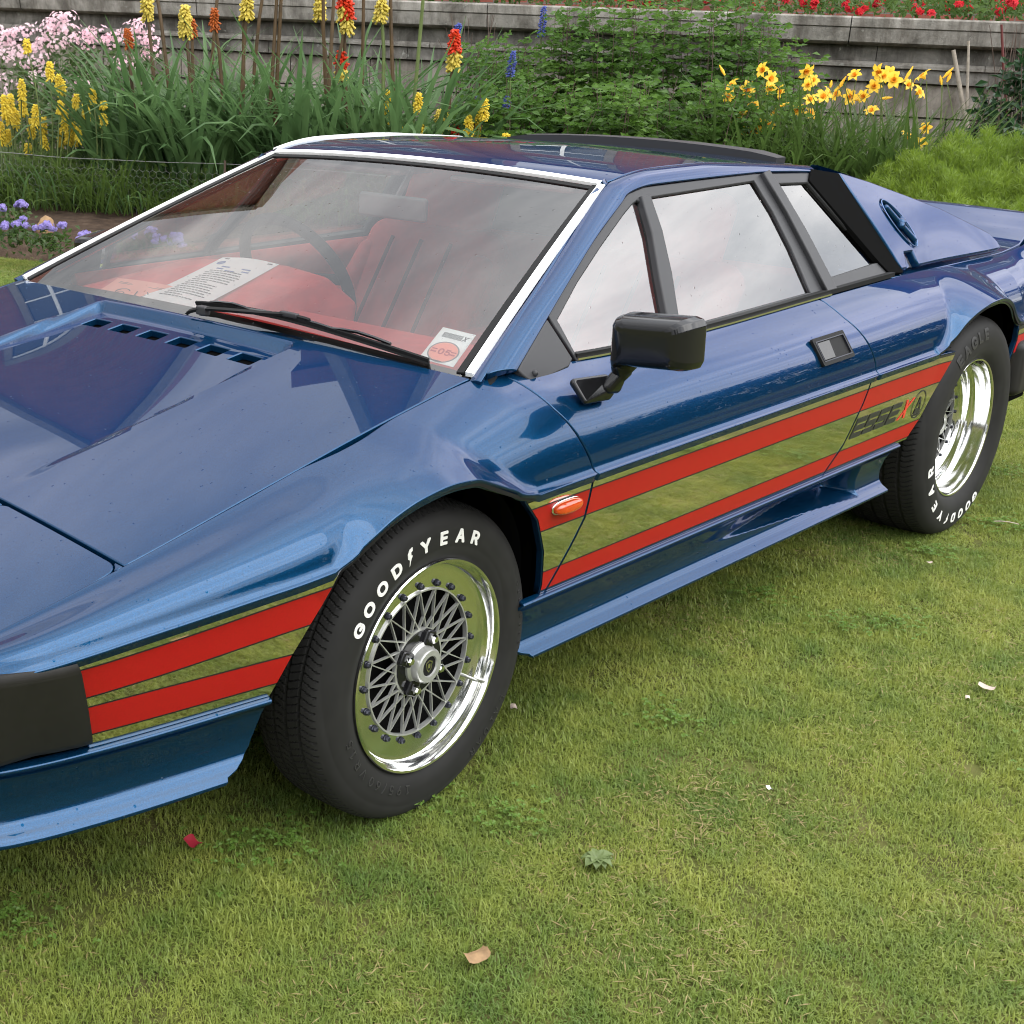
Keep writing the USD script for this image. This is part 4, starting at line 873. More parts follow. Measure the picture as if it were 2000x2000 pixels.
simple('twig_red', (.10, .018, .016), .6)
simple('dead_wood', (.30, .26, .21), .85, vary=.3, scale=30)
simple('wire', (.20, .20, .19), .6, metal=.3)
leaf('thatch_straw', [(0, (.22, .17, .07)), (.6, (.42, .34, .17)), (1, (.62, .54, .34))], .2, .6)
leaf('clover_leaf', [(0, (.10, .18, .03)), (.6, (.17, .27, .045)), (1, (.27, .36, .08))])
leaf('rosette_leaf', [(0, (.15, .20, .075)), (1, (.28, .33, .15))])
simple('petal_litter', (.46, .37, .31), .8, vary=.2)
simple('litter_red', (.30, .010, .025), .7)
simple('dry_leaf', (.25, .155, .075), .8, vary=.3, scale=60)

def ground_mat(name, stops, scale, bump, bscale, rough=.95):
    usdkit.material(stage, L + name, {'g': ('geometry', {}), 'n': ('noise_texture', {'scale': scale, 'detail': 8.0, 'roughness': .65}), 'r': ('rgb_ramp', {'ramp': stops}), 'p': ('principled_bsdf', {'roughness': rough, 'specular_ior_level': .2}),
        'bn': ('noise_texture', {'scale': bscale, 'detail': 6.0, 'roughness': .7}), 'b': ('bump', {'strength': bump, 'distance': .03})},
        [('g.position', 'n.vector'), ('n.fac', 'r.fac'), ('r.color', 'p.base_color'), ('g.position', 'bn.vector'), ('bn.fac', 'b.height'), ('b.normal', 'p.normal')], surface='p.BSDF')
ground_mat('turf_floor', [(.3, (.075, .065, .025)), (.5, (.10, .11, .025)), (.7, (.15, .13, .05))], 6.0, .6, 60)
ground_mat('soil', [(.3, (.030, .019, .013)), (.55, (.070, .045, .030)), (.75, (.12, .085, .06))], 9.0, .9, 35)
ground_mat('terrace_soil', [(.3, (.04, .03, .02)), (.7, (.10, .08, .05))], 4.0, .5, 20)

usdkit.material(stage, L + 'grass_blade', {
    'g': ('geometry', {}), 'n': ('noise_texture', {'scale': 1.5, 'detail': 4.0, 'roughness': .6}), 'n2': ('noise_texture', {'scale': 9.0, 'detail': 3.0, 'roughness': .6}),
    'a': ('math', {'math_type': 'multiply_add', 'value2': .55, 'value3': -.13}), 'b': ('math', {'math_type': 'multiply_add', 'value2': .75, 'value3': .10}), 'c': ('math', {'math_type': 'multiply_add', 'value2': .55, 'value3': -.28}),
    's': ('math', {'math_type': 'add'}), 's2': ('math', {'math_type': 'add', 'use_clamp': True}),
    'r': ('rgb_ramp', {'ramp': [(0, (.050, .105, .022)), (.20, (.115, .172, .032)), (.44, (.225, .260, .050)), (.68, (.33, .315, .078)), (.87, (.40, .33, .14)), (1, (.56, .47, .27))]}),
    'p': ('principled_bsdf', {'roughness': .5, 'specular_ior_level': .35}), 't': ('translucent_bsdf', {}), 'm': ('mix_closure', {'fac': .24})},
    [('g.random_per_island', 'a.value1'), ('g.position', 'n.vector'), ('g.position', 'n2.vector'), ('n.fac', 'b.value1'), ('n2.fac', 'c.value1'), ('a.value', 's.value1'), ('b.value', 's.value2'), ('s.value', 's2.value1'), ('c.value', 's2.value2'),
     ('s2.value', 'r.fac'), ('r.color', 'p.base_color'), ('r.color', 't.color'), ('p.BSDF', 'm.closure1'), ('t.BSDF', 'm.closure2')], surface='m.closure')

def stone_mat(name, stops, sc=5.0):
    """Weathered sandstone: blotches, black streaks and lichen."""
    usdkit.material(stage, L + name, {'g': ('geometry', {}), 'n': ('noise_texture', {'scale': sc, 'detail': 9.0, 'roughness': .68, 'distortion': .4}), 'r': ('rgb_ramp', {'ramp': stops}),
        'mp': ('mapping', {'scale': (3.0, 3.0, .5)}), 'n2': ('noise_texture', {'scale': 2.5, 'detail': 6.0, 'roughness': .7}), 'r2': ('rgb_ramp', {'ramp': [(.38, (.42, .40, .38)), (.58, (1, 1, 1))]}), 'm': ('mix', {'mix_type': 'multiply', 'fac': .85}),
        'n3': ('noise_texture', {'scale': 17.0, 'detail': 4.0, 'roughness': .6}), 'r3': ('rgb_ramp', {'ramp': [(.64, (0, 0, 0)), (.72, (1, 1, 1))]}), 'l': ('mix', {'color2': (.40, .40, .36)}), 'lf': ('math', {'math_type': 'multiply', 'value2': .55}), 'sep': ('separate_color', {}),
        'p': ('principled_bsdf', {'roughness': .92, 'specular_ior_level': .2}), 'bn': ('noise_texture', {'scale': 55.0, 'detail': 8.0, 'roughness': .7}), 'b': ('bump', {'strength': .55, 'distance': .012})},
        [('g.position', 'n.vector'), ('n.fac', 'r.fac'), ('g.position', 'mp.vector'), ('mp.vector', 'n2.vector'), ('n2.fac', 'r2.fac'), ('r.color', 'm.color1'), ('r2.color', 'm.color2'), ('g.position', 'n3.vector'), ('n3.fac', 'r3.fac'), ('r3.color', 'sep.color'), ('sep.r', 'lf.value1'),
         ('lf.value', 'l.fac'), ('m.color', 'l.color1'), ('l.color', 'p.base_color'), ('g.position', 'bn.vector'), ('bn.fac', 'b.height'), ('b.normal', 'p.normal')], surface='p.BSDF')
stone_mat('wall_stone', [(.25, (.12, .112, .098)), (.5, (.28, .262, .232)), (.75, (.42, .395, .355))])
stone_mat('wall_stone_dark', [(.25, (.065, .061, .054)), (.5, (.155, .146, .130)), (.75, (.29, .272, .245))])
stone_mat('wall_stone_warm', [(.25, (.12, .104, .086)), (.5, (.25, .222, .190)), (.75, (.35, .318, .277))])
usdkit.material(stage, L + 'house_brick', {'g': ('texture_coordinate', {}), 'mp': ('mapping', {'rotation': (math.pi / 2, 0, 0)}), 'k': ('brick_texture', {'color1': (.15, .036, .022), 'color2': (.21, .060, .038), 'mortar': (.12, .105, .09), 'scale': 1.0, 'mortar_size': .008, 'brick_width': .225, 'row_height': .075}), 'p': ('principled_bsdf', {'roughness': .85})},
                [('g.object', 'mp.vector'), ('mp.vector', 'k.vector'), ('k.color', 'p.base_color')], surface='p.BSDF')
simple('house_stone', (.17, .15, .12), .85, vary=.25, scale=3)
simple('house_slate', (.075, .080, .095), .6, vary=.3, scale=6)
simple('window_white', (.75, .75, .72), .5)
simple('window_glass', (.02, .024, .03), .04, coat=1.0)
simple('bark', (.10, .075, .055), .9, vary=.4, scale=8)

# ------------------------------------------------------------------ the garden: where things stand
W0 = np.array([9.32, 2.66]); UL = np.array([-.443, .8965]); NW = np.array([-.8965, -.443])   # a point of the wall's face, along it to the left, and out of it
_K = 2827.13
def ray_of(px, py):
    a = np.array([(px - 500.0) / _K, -(py - 1000.0) / _K, 1.0]); return a @ np.array(CAM_ROWS)
def spot(px, d, py=250.0):
    """Ground point in the picture's column px, d metres in front of the garden wall."""
    r = ray_of(px, py)[:2]; c = np.array(CAM_POS[:2]); t = (d - np.dot(c - W0, NW)) / np.dot(r, NW); return c + r * t
def lift(px, py, d):
    """The point seen at (px, py) in the vertical plane d metres in front of the wall."""
    r = ray_of(px, py); c = np.array(CAM_POS); t = (d - np.dot(c[:2] - W0, NW)) / np.dot(r[:2], NW); return c + r * t
def wall_pt(s, d, z=0.0): return np.array([*(W0 + UL * s + NW * d), z])
bed_z = lambda d: .10 + .05 * np.clip((4.2 - d) / 4.2, 0, 1)

# ------------------------------------------------------------------ ground
R_ = 420.0
top('lawn', (np.array([(-R_, -R_, 0), (R_, -R_, 0), (R_, R_, 0), (-R_, R_, 0)], float), np.array([(0, 1, 2), (0, 2, 3)])), 'turf_floor', 'mown lawn running under the car to the flower bed', kind='structure')
def bed_sheet():
    s = np.linspace(-9, 16, 150); d = np.linspace(-.5, 4.25, 60); A, B = np.meshgrid(s, d, indexing='ij')
    edge = 4.22 + .07 * np.sin(A * 1.7) + .04 * np.sin(A * 4.1 + 1); D = -.5 + (B + .5) / 4.75 * (edge + .5)
    X = W0[0] + UL[0] * A + NW[0] * D; Y = W0[1] + UL[1] * A + NW[1] * D
    q = np.clip((edge - D) / .35, 0, 1); Z = -.03 + (bed_z(D) + .03) * q ** .6 + (meshkit.fbm(np.stack([X * 5, Y * 5, 0 * X], -1), 4, 3) - .5) * .07 * q
    V = np.stack([X, Y, Z], -1).reshape(-1, 3); i, j = np.meshgrid(np.arange(149), np.arange(59), indexing='ij'); a = i * 60 + j
    q = np.stack([a, a + 1, a + 61, a + 60], -1).reshape(-1, 4); return V, np.vstack([q[:, [0, 2, 1]], q[:, [0, 3, 2]]])
top('flower_bed_soil', bed_sheet(), 'soil', 'dark crumbly soil of the flower bed between lawn and wall', kind='structure', smooth=60)

def leaf_cards(P0, D, N, ln, wd, fold=.25):
    """Pointed leaves as four triangles each, folded along the midrib."""
    P0, D, N = np.asarray(P0, float), unit(D), np.asarray(N, float); S = unit(np.cross(D, N)); N = np.cross(S, D)
    ln, wd = np.broadcast_to(ln, len(P0))[:, None], np.broadcast_to(wd, len(P0))[:, None]
    m = P0 + D * ln * .5 - N * ln * .03; t = P0 + D * ln - N * ln * .14; a = m + S * wd * .5 + N * wd * fold; b = m - S * wd * .5 + N * wd * fold
    V = np.stack([P0, a, t, b, m], 1).reshape(-1, 3); k = np.arange(len(P0))[:, None] * 5
    return V, np.concatenate([k + [0, 1, 4], k + [1, 2, 4], k + [2, 3, 4], k + [3, 0, 4]], 1).reshape(-1, 3)
rng = np.random.default_rng(11)
def blade_patch(n, size, hmin, hmax, seed, w=.0023):
    r = np.random.default_rng(seed); V, F = [], []
    p = (r.random((n, 2)) - .5) * size; az = r.random(n) * 2 * np.pi; h = hmin + (hmax - hmin) * r.random(n) ** 1.4; lean = r.random(n) ** .6 * 1.75; ww = w * (.6 + .8 * r.random(n))
    for k in range(n):
        u = np.array([math.cos(az[k]), math.sin(az[k]), 0]); s = np.array([-u[1], u[0], 0]); b = np.array([*p[k], 0]); l1, l2 = lean[k] * .5, lean[k] * 1.25
        m = b + h[k] * .5 * (u * math.sin(l1) + np.array([0, 0, math.cos(l1)])); t = m + h[k] * .55 * (u * math.sin(l2) + np.array([0, 0, max(.05, math.cos(l2))]))
        i = len(V); V += [b - s * ww[k] * .5, b + s * ww[k] * .5, m + s * ww[k] * .42, m - s * ww[k] * .42, t]; F += [(i, i + 1, i + 2), (i, i + 2, i + 3), (i + 3, i + 2, i + 4)]
    return np.array(V), np.array(F)
def instancer(name, protos, pts, idx, rotz, scl, label, mat):
    pi = UsdGeom.PointInstancer.Define(stage, '/World/' + name); paths = []
    for k, m in enumerate(protos):
        q = usdkit.mesh(stage, f'/World/{name}/patch_{k:03d}', m, L + mat, smooth=False); paths.append(q.GetPath())
    pi.CreatePrototypesRel().SetTargets(paths); pi.CreateProtoIndicesAttr(Vt.IntArray.FromNumpy(np.asarray(idx, np.int32)))
    pi.CreatePositionsAttr(Vt.Vec3fArray.FromNumpy(np.asarray(pts, np.float32)))
    pi.CreateOrientationsAttr(Vt.QuathArray([Gf.Quath(float(math.cos(a / 2)), 0, 0, float(math.sin(a / 2))) for a in rotz]))
    pi.CreateScalesAttr(Vt.Vec3fArray.FromNumpy(np.asarray(scl, np.float32))); tag(pi.GetPrim(), label, None, None, 'stuff')
def flat_patch(n, size, seed):
    r = np.random.default_rng(seed); p = np.concatenate([(r.random((n, 2)) - .5) * size, .006 + .016 * r.random((n, 1))], 1); a = r.random(n) * 6.283; d = np.stack([np.cos(a), np.sin(a), r.normal(0, .12, n)], 1); return leaf_cards(p, d, np.array([0, 0, 1.0]) + r.normal(0, .25, (n, 3)), .010 + .022 * r.random(n), .0014 + .0010 * r.random(n), .0)
def clover_patch(n, size, seed):
    r = np.random.default_rng(seed); P0, D = [], []
    for k in range(n):
        c = np.array([*r.normal(0, size * .25, 2), .014 + .012 * r.random()]); a = r.random() * 6.283
        for j in range(3): P0.append(c); D.append([math.cos(a + j * 2.094), math.sin(a + j * 2.094), .1])
    return leaf_cards(np.array(P0), np.array(D), np.array([0, 0, 1.0]) + r.normal(0, .2, (3 * n, 3)), .009, .008)
protos = [blade_patch(1900, .24, .006, .021, 100 + k) for k in range(5)] + [blade_patch(300, .24, .014, .034, 120, .0030)]
gx, gy = np.meshgrid(np.arange(-1.6, 11.0, .145), np.arange(-4.2, 8.0, .145), indexing='ij'); g_ = np.stack([gx.ravel(), gy.ravel()], 1) + (rng.random((gx.size, 2)) - .5) * .12
rel = g_ - np.array(CAM_POS[:2]); q3 = np.concatenate([g_ - np.array(CAM_POS[:2]), np.full((len(g_), 1), -CAM_POS[2])], 1) @ np.array(CAM_ROWS).T
fx, fy = 500 + _K * q3[:, 0] / q3[:, 2], 1000 - _K * q3[:, 1] / q3[:, 2]
dist_wall = (g_ - W0) @ NW
ok = (q3[:, 2] > .5) & (fx > -350) & (fx < 2350) & (fy < 2500) & (dist_wall > 4.15)
g_ = g_[ok]; n = len(g_); idx = rng.integers(0, 5, n)
sz = .85 + .4 * meshkit.noise(np.concatenate([g_ * 1.3, np.zeros((n, 1))], 1), 4)
hz_ = (.85 + .6 * meshkit.noise(np.concatenate([g_ * 2.1, np.zeros((n, 1))], 1), 9)) * np.where(idx == 5, 1.0, 1.0)
n2 = n // 6; pick = rng.integers(0, n, n2); kinds = np.where(meshkit.noise(np.concatenate([g_[pick] * 2.6, np.full((n2, 1), 7.3)], 1), 5) > .60, 1, 0)
FP = np.concatenate([g_[pick] + (rng.random((n2, 2)) - .5) * .2, np.zeros((n2, 1))], 1)
instancer('lawn_thatch', [flat_patch(150, .30, 131), flat_patch(120, .30, 132)], FP[kinds == 0], rng.integers(0, 2, int((kinds == 0).sum())), rng.random(int((kinds == 0).sum())) * 6.283, np.ones((int((kinds == 0).sum()), 3)), 'flat dry straw and cut grass lying in the lawn', 'thatch_straw')
instancer('lawn_clover', [clover_patch(60, .16, 141), clover_patch(45, .16, 142)], FP[kinds == 1], rng.integers(0, 2, int((kinds == 1).sum())), rng.random(int((kinds == 1).sum())) * 6.283, np.ones((int((kinds == 1).sum()), 3)), 'small patches of clover and broad weeds in the lawn', 'clover_leaf')
ex = rng.integers(0, n, n // 8); g2 = np.vstack([g_, g_[ex] + .08]); idx = np.r_[idx, np.full(len(ex), 5)]; sz = np.r_[sz, sz[ex]]; hz_ = np.r_[hz_, hz_[ex]]; n = len(g2)
instancer('lawn_grass', protos, np.concatenate([g2, np.full((n, 1), .0)], 1), idx, rng.random(n) * 6.283, np.stack([sz, sz, hz_], 1), 'short dry green and yellow grass blades of the mown lawn', 'grass_blade')

# ------------------------------------------------------------------ the garden wall, moulding over moulding, and the terrace behind it
SL_ = .165 / 7.34
def wall_courses():
    wl = thing('garden_wall', 'weathered grey stone garden wall with moulded coping behind the flower bed', 'wall')
    def course(name, z0, z1, dep0, dep1, mat, seg, joint=.006, prof=None, jit=.004, seed=0):
        r = np.random.default_rng(seed); s = -9.0
        while s < 15.5:
            w = seg * (.75 + .5 * r.random()); a, b = s + joint / 2, s + w - joint / 2; o = (r.random() - .5) * jit
            pr = prof if prof is not None else [(z0, dep0), (z1, dep1)]
            pr = [(z, d + o) for z, d in pr]; ring = [(pr[0][0], -.25)] + pr + [(pr[-1][0], -.25)]; V, F = [], []; k = len(ring)
            ns = max(2, int(w / .25) + 1)
            for ss in np.linspace(a, b, ns):
                for z, d in ring: V.append(wall_pt(ss, d, z + ss * SL_))
            for m in range(ns - 1):
                for j in range(k - 1): p = m * k + j; F += [(p, p + 1, p + k + 1), (p, p + k + 1, p + k)]
            F += [(0, j + 1, j) for j in range(1, k - 1)] + [((ns - 1) * k, (ns - 1) * k + j, (ns - 1) * k + j + 1) for j in range(1, k - 1)]
            put(wl, name, trimesh.Trimesh(np.array(V), np.array(F), process=False), mat, 40); s += w
    course('coping_stone', 1.345, 1.545, .1, .1, 'wall_stone', 1.5, .008, [(1.345, .02), (1.350, .10), (1.37, .135), (1.42, .150), (1.462, .158), (1.468, .150), (1.475, .165), (1.535, .170), (1.548, .155)], .006, 1)
    course('frieze_stone', 1.235, 1.345, .03, .03, 'wall_stone_dark', 1.3, .006, [(1.235, .035), (1.345, .03)], .004, 2)
    course('moulding_stone', 1.185, 1.233, .06, .06, 'wall_stone', 1.4, .006, [(1.186, .05), (1.192, .070), (1.212, .075), (1.222, .055), (1.233, .05)], .004, 3)
    course('band_stone', 1.085, 1.184, .045, .045, 'wall_stone_dark', 1.1, .006, [(1.086, .04), (1.092, .048), (1.178, .048), (1.184, .045)], .004, 4)
    z = 1.083
    for k, h in enumerate((.245, .26, .24, .25, .30)):
        course('wall_stone', z - h + .007, z, .0, .0, 'wall_stone_warm', .85, .008, [(z - h + .007, .004), (z - h + .012, .010), (z - .005, .010), (z, .004)], .010, 10 + k); z -= h
    return wl
wall_courses()
sv = np.array([wall_pt(-9, -.1, 1.50 - 9 * SL_), wall_pt(16, -.1, 1.50 + 16 * SL_), wall_pt(16, -60, 1.55 + 16 * SL_), wall_pt(-9, -60, 1.55 - 9 * SL_), wall_pt(16, -.14, -.1), wall_pt(-9, -.14, -.1), wall_pt(-9, -.14, 1.48 - 9 * SL_), wall_pt(16, -.14, 1.48 + 16 * SL_)])
top('terrace', (sv, np.array([(0, 1, 2), (0, 2, 3), (4, 5, 6), (4, 6, 7)])), 'terrace_soil', 'planted terrace ground above the wall', kind='structure')

# ------------------------------------------------------------------ plant building
def cat(parts):
    V, F, n = [], [], 0
    for v, f in parts: V.append(v); F.append(np.asarray(f) + n); n += len(v)
    return np.vstack(V), np.vstack(F)
def strap(b, az, ln, wd, up0, droop, r, seg=7):
    """An arching strap leaf."""
    t = np.linspace(0, 1, seg); el = up0 - droop * t ** 1.6; u = np.array([math.cos(az), math.sin(az), 0]); st = ln / (seg - 1)
    d = np.cos(el)[:, None] * u + np.sin(el)[:, None] * np.array([0, 0, 1.0]); p = b + np.vstack([[0, 0, 0], np.cumsum(d[:-1] * st, 0)])
    tw = (r.random() - .5) * .9; s = np.array([-u[1], u[0], 0]) * math.cos(tw) + np.array([0, 0, 1]) * math.sin(tw); w = wd * np.minimum(1, (1 - t) * 2.2 + .05) * (.75 + .25 * np.minimum(1, t * 5))
    nn = np.cross(d, s); V = np.stack([p - s * w[:, None] / 2 + nn * w[:, None] * .18, p, p + s * w[:, None] / 2 + nn * w[:, None] * .18], 1).reshape(-1, 3); F = []
    for i in range(seg - 1):
        for j in range(2): a = i * 3 + j; F += [(a, a + 1, a + 4), (a, a + 4, a + 3)]
    return V, np.array(F)
def florets(c0, axis, length, r0, n, seed, prof=(.35, 1, 1, .8), tubes=.030, drop=.9):
    """A spike of small drooping tubes round an axis."""
    r = np.random.default_rng(seed); V, F = [], []; axis = unit(axis); a = unit(np.cross(axis, [1, .3, .1])); b = np.cross(axis, a)
    for k in range(n):
        t = (k + .5) / n; ph = k * 2.39996 + r.random() * .4; rad = np.interp(1 - t, np.linspace(0, 1, len(prof)), prof) * r0; o = a * math.cos(ph) + b * math.sin(ph)
        p = c0 + axis * length * t + o * rad * .35; d = unit(o * .75 - axis * drop * (1 - t * .9) + (r.random(3) - .5) * .55); q = p + d * tubes * (.55 + .75 * r.random()) * (1 - .45 * t); s1 = unit(np.cross(d, axis)); s2 = np.cross(d, s1); w = tubes * .20
        i = len(V); V += [p + s1 * w, p + s2 * w, p - s1 * w, p - s2 * w, q + s1 * w * .9, q + s2 * w * .9, q - s1 * w * .9, q - s2 * w * .9]
        for j in range(4): x, y = i + j, i + (j + 1) % 4; F += [(x, y, y + 4), (x, y + 4, x + 4)]
        F += [(i + 4, i + 5, i + 6), (i + 4, i + 6, i + 7)]
    return np.array(V), np.array(F)
def poker(parent, base, tip, length, r0, kind, seed, srad=.011, stalk='stalk_brown'):
    """Flower stalk with its spike of florets; tip = top of the spike."""
    base, tip = np.asarray(base, float), np.asarray(tip, float); ax = unit(tip - base); c = tip - ax * length; t = np.linspace(0, 1, 6)[:, None]
    bend = np.cross(ax, [0, 0, 1.0]) * 0 + np.random.default_rng(seed).normal(0, .030, 3) * [1, 1, 0]
    S_ = put(parent, 'flower_stalk', tube(base + (c + ax * length * .5 - base) * t + 4 * t * (1 - t) * bend, np.linspace(srad * 1.15, srad * .8, 6), 6), stalk, 60)
    if length <= 0: return
    nf = int(max(44, 560 * length)); kw = dict(tubes=max(.024, r0 * .85))
    if kind == 'red':
        v, f = florets(c, ax, length, r0, nf, seed, **kw); m = int(nf * .42) * 8; g = int(nf * .42) * 10
        put(S_, 'lower_florets', (v[:m], f[:g]), 'pale_floret', False); put(S_, 'upper_florets', (v[m:], f[g:] - m), 'red_floret', False)
    else:
        put(S_, 'flower_spike', florets(c, ax, length, r0, nf, seed, **kw), {'yellow': 'yellow_petal', 'pale': 'pale_floret', 'faded': 'faded_floret', 'orange': 'red_floret'}[kind], False)
def clump(n, centre, spread, ln, wd, seed, up=(1.0, 1.45), droop=(.6, 2.4), out=True):
    r = np.random.default_rng(seed); parts = []
    for _ in range(n):
        az = r.random() * 6.283; rad = spread * r.random() ** .6; b = np.array([centre[0] + math.cos(az) * rad, centre[1] + math.sin(az) * rad, centre[2]]); a2 = az + r.normal(0, .7) if out else r.random() * 6.283
        parts.append(strap(b, a2, ln * (.55 + .6 * r.random()), wd * (.7 + .6 * r.random()), up[0] + (up[1] - up[0]) * r.random(), droop[0] + (droop[1] - droop[0]) * r.random() ** 1.3, r))
    return cat(parts)

# ------------------------------------------------------------------ red hot pokers, tall clump in the middle
D1 = 1.75
def col(px, d, py=250): p = spot(px, d, py); return np.array([p[0], p[1], float(bed_z(d))])
c1 = col(520, D1)
pk = thing('red_hot_poker', 'tall clump of red hot pokers with arching grey green strap leaves and brown stalks', 'plant', c1)
c0 = np.zeros(3)
offs = [(col(px, D1 + dd) - c1, sp_, n_) for px, dd, sp_, n_ in ((300, .1, .30, 105), (400, .35, .33, 120), (500, .0, .33, 120), (600, .30, .33, 120), (690, .0, .30, 100), (770, .25, .28, 80), (850, .0, .26, 55), (240, .35, .22, 45))]
put(pk, 'leaf_clump', cat([clump(int(n_ * 1.35), o, sp_, 1.38, .044, 40 + k) for k, (o, sp_, n_) in enumerate(offs)]), 'poker_leaf', 50, kind='stuff')
STALKS = [(286, 8, 300, 197, 'pale', .17), (298, -60, 318, 160, None, 0), (360, 32, 373, 228, 'pale', .20), (374, 36, 379, 150, 'faded', .13), (248, 56, 264, 185, 'faded', .13), (419, 16, 420, 150, 'faded', .14), (430, -70, 414, 150, None, 0), (483, 12, 478, 160, 'pale', .15), (475, -50, 470, 160, None, 0),
          (521, -60, 510, 150, None, 0), (543, -55, 528, 160, None, 0), (553, -70, 543, 150, None, 0), (624, 12, 637, 240, 'pale', .15), (631, -40, 645, 190, None, 0), (655, -60, 646, 110, None, 0), (670, -14, 672, 150, 'red', .15), (681, 0, 674, 110, 'red', .205), (667, 101, 668, 268, 'red', .185), (711, -60, 707, 140, None, 0), (747, 16, 728, 205, 'pale', .15), (832, -70, 808, 190, None, 0), (889, 58, 882, 230, 'red', .25), (762, -80, 770, 120, None, 0)]
for k, (tx, ty, bx0, by0, kd, ln) in enumerate(STALKS):
    dd = D1 + (.30 if k % 3 else -.05) if kd != 'red' else D1 + .15
    pale = kd == 'pale'
    tip = lift(tx, ty - (22 if pale else 0), dd) - c1; bs = lift(bx0, by0, dd) - c1; b2 = bs + (bs - tip) / max(.05, (tip - bs)[2]) * bs[2]
    poker(pk, b2, tip, ln, .040 if kd == 'faded' else .056, kd or 'pale', 300 + k, .0145, 'stalk_green' if k in (20, 19) else 'stalk_brown')

# small yellow pokers: one clump at the left end of the bed, one beside the tall clump
def yellow_clump(name, label, heads, d, leaf_px, seed, scale=1.0):
    c = col(leaf_px[len(leaf_px) // 2], d); T_ = thing(name, label, 'plant', c); r = np.random.default_rng(seed)
    put(T_, 'leaf_clump', cat([clump(70, col(px, d + (r.random() - .5) * .4) - c, .22, .62, .012, seed + k, (.9, 1.4), (.8, 2.5)) for k, px in enumerate(leaf_px)]), 'weed_leaf', 50, kind='stuff')
    for k, (x, y0, y1, kd) in enumerate(heads):
        dd = d + (r.random() - .5) * .30; tip, bot = lift(x, y0, dd) - c, lift(x + (r.random() - .5) * 3, y1, dd) - c
        bs = bot.copy(); bs[2] = 0; bs[:2] += r.normal(0, .04, 2); poker(T_, bs, tip, float(np.linalg.norm(tip - bot)), .036 * scale, kd, seed * 7 + k, .0055, 'stalk_green')
q = lambda x, y0, y1, k='yellow', o=0: (o + x / 3.864, y0 / 3.864, y1 / 3.864, k)
yellow_clump('yellow_poker', 'clump of small yellow pokers behind the wire netting at the left', [q(200, 295, 390), q(375, 465, 590), q(440, 560, 690), q(470, 610, 712), q(160, 598, 740), q(165, 735, 860), q(25, 715, 880), q(80, 708, 840), q(72, 830, 930), q(122, 830, 960), q(268, 790, 940), q(330, 885, 1020), q(230, 895, 1030), q(455, 760, 850),
    q(490, 830, 985), q(575, 710, 820), q(645, 760, 900), q(700, 675, 775), q(780, 765, 810), q(780, 860, 930), q(460, 965, 1090), q(515, 1000, 1080), q(550, 915, 1090), q(590, 955, 1070), q(8, 920, 1085), q(60, 975, 1085), q(322, 1025, 1115), q(210, 1080, 1155), q(15, 1010, 1090), q(-40, 850, 1000), q(-80, 760, 930)], 2.35, [-60, 10, 60, 120, 170, 215], 61)
yellow_clump('yellow_poker', 'row of short yellow pokers showing just above the car roof', [q(1000, 680, 815, 'yellow', 500), q(975, 848, 1005, 'yellow', 500), q(1233, 700, 840, 'yellow', 500), q(1248, 900, 1010, 'yellow', 500), q(1430, 815, 1010, 'yellow', 500), q(1385, 825, 900, 'pale', 500), q(1090, 945, 1050, 'yellow', 500), q(1505, 940, 1030, 'orange', 500), q(1605, 870, 1040, 'yellow', 500), q(1675, 855, 1040, 'yellow', 500), q(1728, 740, 905, 'yellow', 500), q(575, 1015, 1100, 'yellow', 500), q(875, 1000, 1080, 'yellow', 500), q(1885, 1005, 1080, 'yellow', 500)], 2.1, [660, 740, 800, 880, 930], 71)

